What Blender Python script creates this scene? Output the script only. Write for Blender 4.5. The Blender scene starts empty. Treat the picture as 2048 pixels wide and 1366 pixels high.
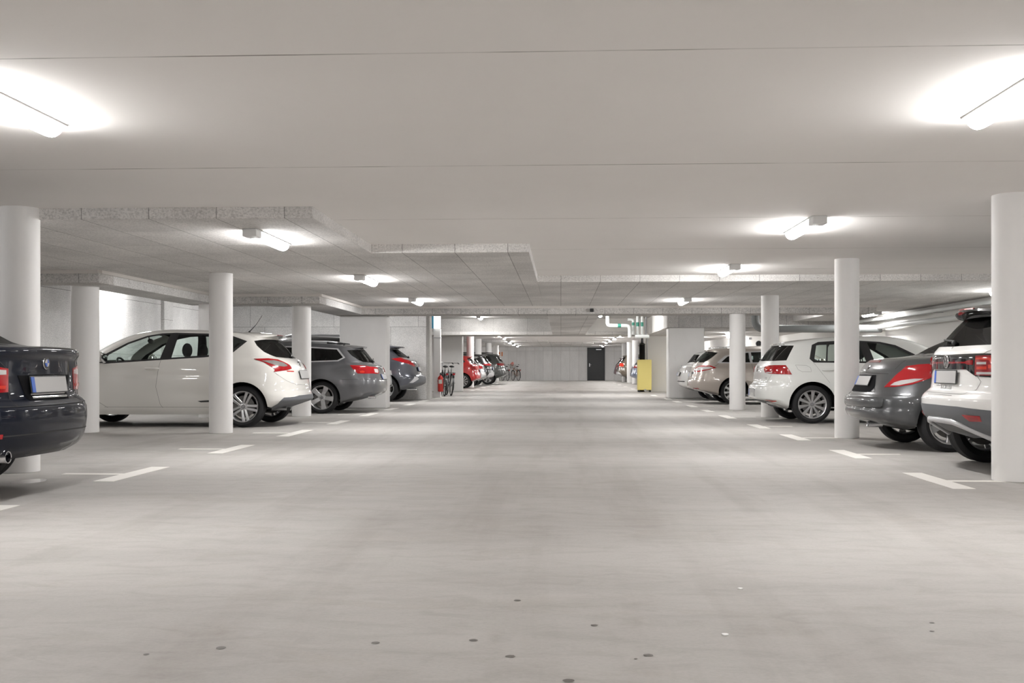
import bpy, bmesh, math, random
import numpy as np
from mathutils import Vector, Matrix
from mathutils.geometry import delaunay_2d_cdt

PI = math.pi
scene = bpy.context.scene
COL = scene.collection
rnd = random.Random(7)

# ------------------------------------------------------------------ materials
MATS = {}
def nodes_of(name):
    m = bpy.data.materials.new(name); m.use_nodes = True
    nt = m.node_tree; nt.nodes.clear()
    out = nt.nodes.new('ShaderNodeOutputMaterial')
    MATS[name] = m
    return m, nt, out
def principled(name, col, rough=.5, metal=0., coat=0., spec=.5, coat_rough=.03):
    m, nt, out = nodes_of(name)
    b = nt.nodes.new('ShaderNodeBsdfPrincipled')
    b.inputs['Base Color'].default_value = (*col, 1)
    b.inputs['Roughness'].default_value = rough
    b.inputs['Metallic'].default_value = metal
    b.inputs['Specular IOR Level'].default_value = spec
    b.inputs['Coat Weight'].default_value = coat
    b.inputs['Coat Roughness'].default_value = coat_rough
    nt.links.new(b.outputs[0], out.inputs[0])
    return m
def emission(name, col, strength):
    m, nt, out = nodes_of(name)
    e = nt.nodes.new('ShaderNodeEmission')
    e.inputs[0].default_value = (*col, 1); e.inputs[1].default_value = strength
    nt.links.new(e.outputs[0], out.inputs[0])
    return m
def pane(name, tint, gloss=.07, rough=.02):
    """a clear sheet: tinted see-through plus a mirror-like coat that grows at grazing angles"""
    m, nt, out = nodes_of(name)
    t = nt.nodes.new('ShaderNodeBsdfTransparent'); t.inputs[0].default_value = (*tint, 1)
    g = nt.nodes.new('ShaderNodeBsdfGlossy'); g.inputs['Roughness'].default_value = rough
    lw = nt.nodes.new('ShaderNodeLayerWeight'); lw.inputs[0].default_value = .25
    mr = nt.nodes.new('ShaderNodeMapRange'); mr.inputs[3].default_value = gloss; mr.inputs[4].default_value = .30
    mx = nt.nodes.new('ShaderNodeMixShader')
    L = nt.links
    L.new(lw.outputs['Fresnel'], mr.inputs[0]); L.new(mr.outputs[0], mx.inputs[0])
    L.new(t.outputs[0], mx.inputs[1]); L.new(g.outputs[0], mx.inputs[2]); L.new(mx.outputs[0], out.inputs[0])
    return m

class NT:
    """small helper for node graphs"""
    def __init__(s, name):
        s.m, s.nt, s.out = nodes_of(name)
        s.tc = s.n('ShaderNodeTexCoord')
        s.b = s.n('ShaderNodeBsdfPrincipled')
        s.nt.links.new(s.b.outputs[0], s.out.inputs[0])
    def n(s, t, **kw):
        x = s.nt.nodes.new(t)
        for k, v in kw.items():
            if k.startswith('i_'):
                key = k[2:]
                x.inputs[int(key) if key.isdigit() else key.replace('_', ' ')].default_value = v
            else: setattr(x, k, v)
        return x
    def l(s, a, b): s.nt.links.new(a, b)
    def mapped(s, scale=(1,1,1), loc=(0,0,0), rot=(0,0,0)):
        mp = s.n('ShaderNodeMapping')
        mp.inputs['Scale'].default_value = scale; mp.inputs['Location'].default_value = loc; mp.inputs['Rotation'].default_value = rot
        s.l(s.tc.outputs['Object'], mp.inputs[0]); return mp.outputs[0]
    def noise(s, vec, scale, detail=4, rough=.55, dist=0.):
        x = s.n('ShaderNodeTexNoise'); x.inputs['Scale'].default_value = scale; x.inputs['Detail'].default_value = detail
        x.inputs['Roughness'].default_value = rough; x.inputs['Distortion'].default_value = dist
        s.l(vec, x.inputs['Vector']); return x.outputs['Fac']
    def ramp(s, fac, stops):
        r = s.n('ShaderNodeValToRGB'); el = r.color_ramp.elements
        while len(el) < len(stops): el.new(.5)
        for e, (p, c) in zip(el, stops):
            e.position = p; e.color = (*c, 1) if len(c) == 3 else c
        s.l(fac, r.inputs[0]); return r.outputs[0]
    def mix(s, fac, a, b, mode='MIX'):
        x = s.n('ShaderNodeMix'); x.data_type = 'RGBA'; x.blend_type = mode
        for inp, v in ((x.inputs[0], fac), (x.inputs[6], a), (x.inputs[7], b)):
            if isinstance(v, (int, float)): inp.default_value = v
            elif isinstance(v, tuple): inp.default_value = (*v, 1)
            else: s.l(v, inp)
        return x.outputs[2]
    def math(s, op, a, b=0.):
        x = s.n('ShaderNodeMath', operation=op)
        for i, v in enumerate((a, b)):
            if isinstance(v, (int, float)): x.inputs[i].default_value = v
            else: s.l(v, x.inputs[i])
        return x.outputs[0]
    def bump(s, h, strength=.3, dist=.01):
        x = s.n('ShaderNodeBump'); x.inputs['Strength'].default_value = strength; x.inputs['Distance'].default_value = dist
        s.l(h, x.inputs['Height']); s.l(x.outputs[0], s.b.inputs['Normal'])
    def fin(s, col, rough=.8, spec=.3):
        if isinstance(col, tuple): s.b.inputs['Base Color'].default_value = (*col, 1)
        else: s.l(col, s.b.inputs['Base Color'])
        if isinstance(rough, (int, float)): s.b.inputs['Roughness'].default_value = rough
        else: s.l(rough, s.b.inputs['Roughness'])
        s.b.inputs['Specular IOR Level'].default_value = spec
        return s.m

def mat_white_ceiling():
    t = NT('white_painted_slab')
    o = t.mapped()
    sep = t.n('ShaderNodeSeparateXYZ'); t.l(o, sep.inputs[0])
    # board joints every 2.65 m across the lane
    y = t.math('ADD', sep.outputs[1], -4.69 + 2.65 * 20)
    fr = t.math('MODULO', y, 2.65)
    d = t.math('MINIMUM', fr, t.math('SUBTRACT', 2.65, fr))
    line = t.math('LESS_THAN', d, .007)
    n1 = t.noise(t.mapped((1.2, 6, 1)), 1.3, 3)
    strength = t.ramp(n1, [(.42, (.18,) * 3), (.62, (.75,) * 3)])
    n2 = t.noise(o, .7, 5)
    base = t.ramp(n2, [(.3, (.90, .875, .853)), (.7, (.93, .905, .884))])
    n3 = t.noise(t.mapped((3, 8, 1)), 9, 2)
    base = t.mix(t.ramp(n3, [(.66, (0,) * 3), (.8, (.12,) * 3)]), base, (.62, .58, .53))
    lf = t.math('MULTIPLY', line, strength)
    return t.fin(t.mix(lf, base, (.13, .115, .095)), .85, .2)

def mat_board(name, col, rot, bw, rh, mortar=.006, dark=(.16, .15, .14), speck=.5, off=.5, loc=(0, 0, 0)):
    t = NT(name)
    v = t.mapped((1, 1, 1), loc, rot)
    br = t.n('ShaderNodeTexBrick')
    br.offset = off
    br.inputs['Scale'].default_value = 1; br.inputs['Brick Width'].default_value = bw; br.inputs['Row Height'].default_value = rh
    br.inputs['Mortar Size'].default_value = mortar; br.inputs['Mortar Smooth'].default_value = .2
    br.inputs['Color1'].default_value = (1, 1, 1, 1); br.inputs['Color2'].default_value = (.9, .9, .9, 1)
    br.inputs['Mortar'].default_value = (.45, .45, .45, 1)
    t.l(v, br.inputs[0])
    o = t.mapped()
    n1 = t.noise(o, 52, 3, .75)
    n2 = t.noise(o, 1.1, 4)
    n4 = t.noise(t.mapped((9, 9, 22)), 3, 4, .8)
    c = tuple(x * .80 for x in col)
    base = t.ramp(n2, [(.3, c), (.7, tuple(x * 1.08 for x in col))])
    sp = t.ramp(n1, [(.36, (speck,) * 3), (.56, (1,) * 3)])
    base = t.mix(1., base, sp, 'MULTIPLY')
    sp2 = t.ramp(n4, [(.34, (.80,) * 3), (.52, (1,) * 3)])
    base = t.mix(1., base, sp2, 'MULTIPLY')
    base = t.mix(1., base, br.outputs[0], 'MULTIPLY')
    t.bump(n1, .18, .004)
    return t.fin(base, .95, .15)

def mat_floor():
    t = NT('power_floated_concrete')
    o = t.mapped()
    n1 = t.noise(t.mapped((.35, 1.0, 1)), .9, 6, .6, .6)
    n2 = t.noise(t.mapped((1, 2.2, 1)), 3.4, 7, .65, .8)
    n3 = t.noise(o, 60, 3, .7)
    n4 = t.noise(t.mapped((.5, .9, 1), (4, 2, 0)), 1.7, 8, .72, 1.2)
    base = t.ramp(n1, [(.3, (.395, .379, .362)), (.55, (.455, .439, .421)), (.75, (.485, .469, .451))])
    base = t.mix(1., base, t.ramp(n2, [(.3, (.86, .85, .84)), (.52, (1,) * 3), (.72, (1.04,) * 3)]), 'MULTIPLY')
    base = t.mix(1., base, t.ramp(n3, [(.3, (.93,) * 3), (.6, (1,) * 3)]), 'MULTIPLY')
    base = t.mix(1., base, t.ramp(n4, [(.54, (1,) * 3), (.62, (.955, .945, .93)), (.70, (1,) * 3)]), 'MULTIPLY')
    # tyre rubber in the lane
    sx = t.n('ShaderNodeSeparateXYZ'); t.l(o, sx.inputs[0])
    n5 = t.noise(t.mapped((1.4, .12, 1)), 1.6, 4, .6)
    base = t.mix(1., base, t.ramp(n5, [(.34, (.90, .89, .88)), (.5, (1,) * 3)]), 'MULTIPLY')
    rg = t.ramp(n2, [(.3, (.55,) * 3), (.7, (.72,) * 3)])
    t.bump(t.mix(.5, n2, n3), .08, .004)
    return t.fin(base, rg, .12)

def mat_column():
    t = NT('white_painted_column')
    n = t.noise(t.mapped((1, 1, .5)), 2.2, 5)
    n2 = t.noise(t.mapped((1, 1, .7), (3, 1, 0)), 3.1, 3, .5, .4)
    base = t.ramp(n, [(.3, (.74, .73, .72)), (.7, (.79, .78, .77))])
    base = t.mix(t.ramp(n2, [(.68, (0,) * 3), (.75, (.25,) * 3)]), base, (.52, .49, .46))
    return t.fin(base, .6, .35)

def mat_back_wall():
    t = NT('cast_concrete_back_wall')
    v = t.mapped((1, 1, 1), (0, 0, 0), (PI / 2, 0, 0))
    br = t.n('ShaderNodeTexBrick'); br.offset = 0.
    for k, x in (('Scale', 1), ('Brick Width', .585), ('Row Height', 1.97), ('Mortar Size', .008), ('Mortar Smooth', .3)): br.inputs[k].default_value = x
    br.inputs['Color1'].default_value = (1, 1, 1, 1); br.inputs['Color2'].default_value = (.9, .9, .9, 1); br.inputs['Mortar'].default_value = (.68, .67, .66, 1)
    t.l(v, br.inputs[0])
    o = t.mapped()
    n = t.noise(t.mapped((2, 2, .8)), 1.6, 6)
    base = t.ramp(n, [(.3, (.76, .75, .74)), (.7, (.84, .83, .82))])
    n3 = t.noise(o, 30, 3, .7)
    base = t.mix(1., base, t.ramp(n3, [(.35, (.85,) * 3), (.6, (1,) * 3)]), 'MULTIPLY')
    return t.fin(t.mix(1., base, br.outputs[0], 'MULTIPLY'), .9, .2)

LAMP = 136.0
M_ceil = mat_white_ceiling()
M_panel = mat_board('wood_wool_panel', (.86, .84, .82), (0, 0, PI / 2), 2.4, .605, .005, speck=.72, loc=(.36, 0, 0))
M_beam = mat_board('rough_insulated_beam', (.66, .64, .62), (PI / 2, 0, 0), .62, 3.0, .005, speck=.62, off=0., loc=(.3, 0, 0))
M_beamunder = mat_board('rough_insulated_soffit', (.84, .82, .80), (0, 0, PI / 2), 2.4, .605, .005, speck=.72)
M_recess = mat_board('rough_cast_concrete', (.66, .645, .625), (PI / 2, 0, 0), 1.2, 5.0, .003, speck=.75, off=0.)
M_block = mat_board('speckled_concrete_element_wall', (.85, .84, .825), (PI / 2, 0, 0), 1.2, 2.05, .006, speck=.74, off=.35)
M_blockx = mat_board('speckled_concrete_element_side_wall', (.82, .81, .80), (PI / 2, 0, PI / 2), 1.2, 2.07, .006, speck=.68, off=.35)
M_white_wall = principled('white_painted_wall', (.74, .725, .70), .75, spec=.25)
M_floor = mat_floor()
M_column = mat_column()
M_back = mat_back_wall()
M_mark = principled('worn_white_road_paint', (.80, .78, .74), .6)
M_batten = principled('pale_batten', (.60, .57, .54), .8)
M_lamp = emission('lit_diffuser', (1., .986, .974), LAMP)
def side_dimmed(m):
    # the diffuser is brightest on its underside and half as bright on its flanks
    nt = m.node_tree; e = [n for n in nt.nodes if n.type == 'EMISSION'][0]
    g = nt.nodes.new('ShaderNodeNewGeometry'); s = nt.nodes.new('ShaderNodeSeparateXYZ'); r = nt.nodes.new('ShaderNodeMapRange')
    r.inputs[1].default_value = -1; r.inputs[2].default_value = -.15; r.inputs[3].default_value = LAMP; r.inputs[4].default_value = LAMP * .64
    nt.links.new(g.outputs['Normal'], s.inputs[0]); nt.links.new(s.outputs[2], r.inputs[0]); nt.links.new(r.outputs[0], e.inputs[1])
side_dimmed(M_lamp)
M_lamp_far = emission('lit_diffuser_soft', (1., .986, .974), LAMP)
M_lamphouse = principled('lamp_housing_white', (.78, .78, .78), .5)
M_door = principled('dark_steel_door', (.022, .023, .025), .45)
M_steel = principled('brushed_steel', (.55, .55, .56), .3, 1.)
M_chrome = principled('chrome', (.80, .80, .82), .08, 1.)
M_alloy = principled('silver_alloy', (.60, .60, .61), .28, .85)
M_alloy_d = principled('dark_alloy', (.18, .18, .19), .35, .8)
M_rubber = principled('tyre_rubber', (.018, .018, .019), .75, spec=.3)
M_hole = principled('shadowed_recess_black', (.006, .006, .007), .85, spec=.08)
M_black = principled('black_plastic', (.016, .016, .017), .45)
M_dark = principled('dark_underbody', (.010, .010, .010), .9, spec=.1)
M_lining = principled('dark_cabin_lining', (.020, .021, .022), .85, spec=.2)
M_seat = principled('charcoal_seat_fabric', (.022, .024, .026), .9, spec=.2)
M_greyplastic = principled('grey_plastic', (.11, .115, .125), .5)
M_glossblack = principled('gloss_black_trim', (.012, .012, .013), .08, coat=.6)
M_gapl = principled('pale_panel_gap', (.26, .255, .25), .9, spec=.1)
M_gap = principled('panel_gap_shadow_line', (.05, .05, .05), .9, spec=.1)
M_glass = pane('tinted_window_glass', (.84, .91, .88), .04)
M_glass_d = pane('privacy_window_glass', (.06, .068, .066), .06)
M_glass_m = pane('smoked_rear_glass', (.22, .25, .24), .08)
M_red = principled('red_lamp_lens', (.33, .004, .008), .12, coat=.7)
M_reddark = principled('deep_red_lamp_lens', (.26, .008, .012), .12, coat=.8)
M_redor = principled('orange_red_lamp_lens', (.56, .035, .018), .14, coat=.7)
M_clear = principled('clear_lamp_lens', (.52, .50, .49), .12, coat=.8)
M_lensgrey = principled('silvered_lamp_lens', (.33, .32, .31), .15, .4, coat=.8)
M_plate = principled('blank_grey_plate', (.42, .415, .41), .45)
M_blue = principled('blue_plate_band', (.02, .09, .42), .4)
M_plastgrey = principled('satin_light_grey_trim', (.52, .52, .53), .35, .3)
M_orange = principled('orange_paint', (.62, .17, .04), .6)
M_yellow = principled('yellow_lacquer', (.92, .78, .27), .45)
M_pipe = principled('pale_grey_pipe', (.66, .68, .67), .45)
M_pipe_d = principled('grey_steel_duct', (.17, .18, .18), .6, 0.)
M_green = principled('green_pipe_band', (.03, .22, .16), .5)
M_extred = principled('signal_red_enamel', (.52, .018, .012), .25, coat=.5)
M_label = principled('pale_label', (.70, .66, .60), .6)
M_signblue = principled('cyan_sign_film', (.06, .45, .72), .4)
M_stain = principled('oil_spot', (.12, .11, .10), .5)
M_speck = principled('white_litter', (.85, .85, .84), .5)
M_stainp = principled('damp_film', (.40, .385, .37), .12)
M_hub = principled('hub_grey', (.30, .30, .31), .4, .6)
M_disc = principled('brake_disc_steel', (.16, .155, .15), .45, .8)
M_tan = principled('tan_leather', (.24, .12, .06), .6)
M_pink = principled('pink_fabric', (.72, .30, .26), .8)
M_greenleaf = principled('dark_green_fabric', (.05, .09, .05), .8)
def paint(name, col, metal=0., rough=.35, coat=1., spec=.5): return principled(name, col, rough, metal, coat=coat, coat_rough=.02, spec=spec)

# ------------------------------------------------------------------ mesh helpers
class MB:
    def __init__(s): s.v = []; s.f = []
    def add(s, vs, fs):
        o = len(s.v); s.v += [tuple(map(float, p)) for p in vs]; s.f += [tuple(i + o for i in f) for f in fs]; return s
    def box(s, x0, x1, y0, y1, z0, z1):
        return s.add([(x0,y0,z0),(x1,y0,z0),(x1,y1,z0),(x0,y1,z0),(x0,y0,z1),(x1,y0,z1),(x1,y1,z1),(x0,y1,z1)],
                     [(0,3,2,1),(4,5,6,7),(0,1,5,4),(1,2,6,5),(2,3,7,6),(3,0,4,7)])
    def tube(s, pts, r, seg=10, cap=True, closed=False):
        pts = [Vector(p) for p in pts]; n = len(pts); rs = r if isinstance(r, (list, tuple)) else [r] * n
        rings = []
        up = None
        for i, p in enumerate(pts):
            a = pts[(i - 1) % n] if (i > 0 or closed) else p
            b = pts[(i + 1) % n] if (i < n - 1 or closed) else p
            t = (b - a).normalized()
            if up is None:
                up = Vector((0, 0, 1)) if abs(t.z) < .9 else Vector((1, 0, 0))
            u = (up - t * up.dot(t)).normalized(); w = t.cross(u); up = u
            rings.append([p + (u * math.cos(k * 2 * PI / seg) + w * math.sin(k * 2 * PI / seg)) * rs[i] for k in range(seg)])
        vs = [q for R in rings for q in R]; fs = []
        m = n if closed else n - 1
        for i in range(m):
            j = (i + 1) % n
            for k in range(seg):
                k2 = (k + 1) % seg
                fs.append((i*seg+k, i*seg+k2, j*seg+k2, j*seg+k))
        if cap and not closed:
            fs.append(tuple(range(seg))[::-1]); fs.append(tuple((n-1)*seg + k for k in range(seg)))
        return s.add(vs, fs)
    def lathe(s, prof, seg=32, axis='z', org=(0,0,0), cap=False):
        """prof: (radius, height) pairs"""
        vs = []; n = len(prof); o = Vector(org)
        for r, h in prof:
            for k in range(seg):
                a = 2 * PI * k / seg; c, d = r * math.cos(a), r * math.sin(a)
                p = (c, d, h) if axis == 'z' else ((d, h, c) if axis == 'y' else (h, c, d))
                vs.append(o + Vector(p))
        fs = []
        for i in range(n - 1):
            for k in range(seg):
                k2 = (k + 1) % seg
                fs.append((i*seg+k, i*seg+k2, (i+1)*seg+k2, (i+1)*seg+k))
        if cap:
            fs.append(tuple(range(seg))[::-1]); fs.append(tuple((n-1)*seg+k for k in range(seg)))
        return s.add(vs, fs)
    def ellipsoid(s, c, r, seg=16, rings=10, rot=None):
        vs = []; fs = []
        R = rot or Matrix.Identity(3)
        for i in range(rings + 1):
            t = PI * i / rings
            for k in range(seg):
                a = 2 * PI * k / seg
                vs.append(Vector(c) + R @ Vector((r[0]*math.sin(t)*math.cos(a), r[1]*math.sin(t)*math.sin(a), r[2]*math.cos(t))))
        for i in range(rings):
            for k in range(seg):
                k2 = (k+1) % seg; fs.append((i*seg+k, (i+1)*seg+k, (i+1)*seg+k2, i*seg+k2))
        return s.add(vs, fs)
    def prism(s, poly, d0, d1, axis='y'):
        """poly: 2D outline; extruded from d0 to d1 along axis"""
        n = len(poly)
        def P(a, b, d): return (a, d, b) if axis == 'y' else ((d, a, b) if axis == 'x' else (a, b, d))
        vs = [P(a, b, d0) for a, b in poly] + [P(a, b, d1) for a, b in poly]
        fs = [tuple(range(n)), tuple(range(2*n-1, n-1, -1))] + [(i, i+n, (i+1) % n + n, (i+1) % n) for i in range(n)]
        return s.add(vs, fs)
    def build(s, name, mat, parent=None, smooth=0, bevel=0., fixn=True):
        me = bpy.data.meshes.new(name); me.from_pydata(s.v, [], s.f)
        bm = bmesh.new(); bm.from_mesh(me)
        bmesh.ops.remove_doubles(bm, verts=bm.verts, dist=1e-6)
        if bevel > 0:
            es = [e for e in bm.edges if len(e.link_faces) == 2 and e.calc_face_angle(0) > .5]
            bmesh.ops.bevel(bm, geom=es, offset=bevel, segments=3, profile=.5, affect='EDGES')
        if fixn: bmesh.ops.recalc_face_normals(bm, faces=bm.faces)
        bm.to_mesh(me); bm.free()
        if smooth:
            me.polygons.foreach_set('use_smooth', [True] * len(me.polygons))
            try: me.set_sharp_from_angle(angle=math.radians(smooth))
            except Exception: pass
        me.materials.append(mat)
        o = bpy.data.objects.new(name, me); COL.objects.link(o)
        if parent: o.parent = parent
        return o
def empty(name, loc=(0,0,0), rz=0., label=None, cat=None, group=None, parent=None, kind=None):
    o = bpy.data.objects.new(name, None); COL.objects.link(o); o.empty_display_size = .2
    o.location = loc; o.rotation_euler = (0, 0, rz)
    if parent: o.parent = parent
    return tag(o, label, cat, group, kind)
def tag(o, label=None, cat=None, group=None, kind=None):
    for k, v in (('label', label), ('category', cat), ('group', group), ('kind', kind)):
        if v: o[k] = v
    return o
def children(o): return [c for c in bpy.data.objects if c.parent == o]
def copy_tree(o, parent=None, kids=None):
    c = o.copy(); COL.objects.link(c); c.parent = parent
    for ch in KIDS.get(o.name, []) if kids is None else kids: copy_tree(ch, c)
    return c
KIDS = {}
def cache_kids():
    KIDS.clear()
    for o in bpy.data.objects:
        if o.parent: KIDS.setdefault(o.parent.name, []).append(o)

SPOTS = [(-0.173, 4.189, 0.014), (0.12, 3.798, 0.014), (-0.162, 3.379, 0.016), (0.281, 3.412, 0.016), (0.238, 3.369, 0.006), (0.022, 3.124, 0.018), (-0.297, 3.571, 0.015), (-0.623, 3.523, 0.015), (-1.122, 3.437, 0.018), (-1.337, 3.348, 0.01), (1.344, 3.892, 0.009), (1.301, 3.767, 0.009)]
SPECKS = [(0.568, 3.684, 0.012), (0.748, 4.449, 0.011)]
# ------------------------------------------------------------------ the room
H = 2.33          # underside of the white slab
HP = 2.23         # underside of the insulation boards
HB = 2.06         # underside of the downstand beams
HR = 2.64         # soffit inside the recesses
XL, XR, Y0, Y1 = -9.5, 8.05, -6.5, 70.0
def st(o): o['kind'] = 'structure'; return o

floor = st(MB().box(XL - .3, XR + .3, Y0 - .3, Y1 + .3, -.3, 0).build('floor', M_floor))
# bay markings: a bar along the lane plus a stem between two bays
def marking(x, y0, y1, xs, ys):
    m = MB()
    w = .085
    m.box(x - w, x + w, y0, y1, -.002, .0022)
    if xs is not None:
        lo, hi = (xs, x - w) if xs < x else (x + w, xs)
        m.box(lo, hi, ys - .05, ys + .05, -.002, .0021)
    return m.build('bay_marking', M_mark, floor)
for y0, y1, ys in ((5.62, 6.90, 6.28), (8.37, 9.60, 8.94), (11.12, 12.34, 11.71), (13.86, 15.30, 14.57), (16.85, 18.0, 17.35), (19.6, 20.8, 20.2), (22.3, 23.5, 22.9), (25.0, 26.2, 25.6), (27.7, 28.9, 28.3), (40.2, 41.3, None), (42.9, 44.0, 43.4), (45.9, 47.1, 46.5), (49.0, 50.2, 49.6), (52.1, 53.3, 52.7), (55.6, 57.4, 56.4), (31.9, 33.0, None)):
    marking(-3.70 if y0 < 40 else -3.42, y0, y1, -4.30 if ys else None, ys)
for y0, y1, ys in ((8.16, 9.37, 8.72), (10.82, 11.90, 11.33), (13.42, 14.58, 13.9), (15.98, 17.08, 16.53), (19.03, 20.19, 19.6), (21.7, 22.8, 22.2), (24.3, 25.4, 24.9), (27.4, 28.5, None), (29.9, 30.7, None), (33.5, 34.6, None), (43.2, 44.3, None), (48.4, 49.5, 49), (53.4, 54.6, 54), (58.4, 59.6, 59)):
    marking(3.06 if y0 < 30 else 2.98, y0, y1, 3.58 if ys else None, ys)
# oil spots and litter on the lane
def blob(x, y, r, seed, z=.0012, ky=1.):
    q = random.Random(seed); n = 14
    return [(x + r * (1 + .25 * (q.random() - .5)) * math.cos(2*PI*k/n), y + ky * r * (1 + .25 * (q.random() - .5)) * math.sin(2*PI*k/n), z) for k in range(n)]
for i, (x, y, r) in enumerate(SPOTS):
    m = MB(); b = blob(x, y, r, i); m.add(b, [tuple(range(len(b)))]); m.build('oil_spot', M_stain, floor, fixn=False)
for i, (x, y, r) in enumerate(SPECKS):
    m = MB(); b = blob(x, y, r, i + 50, .004); c = blob(x, y, r * .9, i + 50, .0)
    m.add(b + c, [tuple(range(14))] + [(k, (k+1) % 14, (k+1) % 14 + 14, k + 14) for k in range(14)]); m.build('litter', M_speck, floor)
m = MB(); b = blob(-4.30, 8.35, .13, 99, .0011, 1.4); m.add(b, [tuple(range(len(b)))]); m.build('puddle', M_stainp, floor, fixn=False)

# walls
st(MB().box(XL - .3, XL, Y0, Y1, 0, 2.9).build('wall_left', M_blockx))
st(MB().box(XR, XR + .3, Y0, Y1, 0, 2.9).build('wall_right', M_white_wall))
st(MB().box(XL - .3, XR + .3, Y1, Y1 + .3, 0, 2.9).build('wall_back', M_back))
st(MB().box(XL - .3, XR + .3, Y0 - .3, Y0, 0, 2.9).build('wall_front', M_white_wall))
wc = st(MB().box(XL, -3.80, 29.6, 29.95, 0, HR).build('wall_cross', M_block))
MB().box(-3.80, -3.72, 29.75, 30.3, 0, HR).build('concrete_pier', M_recess, wc)
wr_ = st(MB().box(3.14, 4.3, 39.5, 39.8, 0, HR).build('wall_cross_right', M_white_wall))
MB().box(6.3, XR, 39.5, 39.8, 0, HR).build('wall_return', M_white_wall, wr_)
MB().box(XL, XL + .07, 24.7, 25.25, 0, HR).build('wall_pilaster', M_block, wc)

# ceiling: one white slab with everything fixed to it as parts
ceiling = st(MB().box(XL - .3, XR + .3, Y0 - .3, Y1 + .3, HR, HR + .25).build('ceiling', M_recess))
c = MB()
c.box(XL, XR, Y0, 9.14, H, HR); c.box(-2.17, XR, 9.14, 12.0, H, HR); c.box(-.36, XR, 12.0, 16.25, H, HR)
c.box(XL, XR, 39.5, Y1, H, HR)
c.build('white_soffit', M_ceil, ceiling)
def panel(*bx, mat=M_panel): return MB().box(*bx).build('insulation_board', mat, ceiling, bevel=.008)
panel(-2.17, -.36, 12.0, 22.75, HP, HR)
panel(-.36, XR, 16.25, 22.75, HP, HR)
panel(-6.25, -2.17, 9.14, 22.75, HP, HR)
panel(XL, -6.25, 9.14, 14.3, HP, HR)
panel(6.69, XR, 22.75, 30.8, HP, HR)
panel(XL, -.7, 55.2, Y1, HP, H + .02); panel(-.7, 1.85, 60.4, Y1, HP, H + .02); panel(1.85, XR, 64.4, Y1, HP, H + .02)
def beam(*bx, mat=M_beam):
    o = MB().box(*bx).build('insulated_beam', mat, ceiling, bevel=.01); return o
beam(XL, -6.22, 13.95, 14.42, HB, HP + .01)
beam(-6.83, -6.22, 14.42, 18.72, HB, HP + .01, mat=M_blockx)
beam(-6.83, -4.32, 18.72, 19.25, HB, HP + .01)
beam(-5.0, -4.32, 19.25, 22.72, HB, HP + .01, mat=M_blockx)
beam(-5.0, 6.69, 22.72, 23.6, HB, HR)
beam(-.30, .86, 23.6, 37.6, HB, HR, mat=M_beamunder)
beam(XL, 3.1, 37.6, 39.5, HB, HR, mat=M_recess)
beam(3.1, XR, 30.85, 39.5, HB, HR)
MB().box(3.075, 3.1, 30.86, 39.5, HB, HR).build('lit_face_sheet', M_white_wall, ceiling)  # added pale sheet; the beam side's lit look put into its colour
MB().box(.86, 3.075, 37.56, 37.6, HB + .11, HR).build('lit_face_sheet', M_white_wall, ceiling)  # likewise, the lit look of the recess's far face put into colour
# pale battens along the top of the beams
for bx in ((-5.0, 6.69, 22.68, 22.72), (XL, -6.22, 13.91, 13.95), (-6.83, -4.30, 18.68, 18.72)):
    MB().box(bx[0], bx[1], bx[2], bx[3], HP - .045, HP).build('batten', M_batten, ceiling)
MB().box(-6.22, -6.18, 13.95, 18.68, HP - .045, HP).build('batten', M_batten, ceiling)
MB().box(-4.32, -4.28, 18.7, 22.68, HP - .045, HP).build('batten', M_batten, ceiling)
# insulation edge under the far concrete downstand
MB().box(XL, 3.1, 37.54, 37.6, HB, HB + .11).build('insulation_edge', M_panel, ceiling, bevel=.005)

# columns
def column(x, y, r, h, label, square=False):
    m = MB()
    if square: m.box(-r, r, -r, r, 0, h)
    else: m.lathe([(0, 0), (r - .004, 0), (r, .004), (r, h), (0, h)], 48)
    o = m.build('column', M_column, smooth=40, bevel=.012 if square else 0)
    o.location = (x, y, 0)
    return tag(o, label, 'column', 'white painted columns', 'structure')
column(-4.78, 9.12, .165, H, 'white round column directly behind the navy saloon')
column(-4.75, 14.55, .162, HP, 'white round column in front of the rear wheel of the white hatchback')
column(-6.72, 14.62, .188, HB, 'wide white round column between the navy saloon and the white hatchback')
column(-4.86, 19.58, .178, HP - .17, 'white round column between the white hatchback and the charcoal estate')
column(-6.42, 18.95, .17, HB, 'white round column behind the roof of the white hatchback')
column(3.70, 8.80, .172, H, 'white round column in front of the white and grey crossover')
column(3.725, 13.95, .155, H, 'white round column between the grey convertible and the white hatchback')
column(3.83, 19.55, .16, HP, 'white round column behind the boot of the white hatchback')
column(3.80, 22.95, .17, HB, 'white round column in front of the beige estate')
for i, (x, y, l) in enumerate(((-4.03, 46.8, 'white round column behind the red hatchback'), (-4.17, 53.1, 'second white round column past the red hatchback'),
                (-3.97, 57.8, 'third white round column past the red hatchback'), (-4.0, 65.0, 'white round column beyond the dark grey crossover'),
                (3.97, 56.7, 'white round column past the yellow cabinet'), (3.95, 60.9, 'white round column in front of the bronze off-roader'), (3.85, 64.1, 'last white round column before the steel door'))):
    column(x, y, .165, H, l)
def slab_pillar(x0, x1, y0, y1, label):
    o = MB().box(x0, x1, y0, y1, 0, HB).build('slab_pillar', M_column, bevel=.03, smooth=40)
    return tag(o, label, 'pillar', 'white slab pillars', 'structure')
slab_pillar(-4.91, -3.86, 23.2, 23.7, 'wide white slab pillar behind the charcoal estate')
slab_pillar(-5.2, -3.66, 39.0, 39.48, 'wide white slab pillar behind the parked bicycles')
slab_pillar(3.13, 4.16, 30.86, 31.55, 'wide white slab pillar behind the beige estate')

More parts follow.
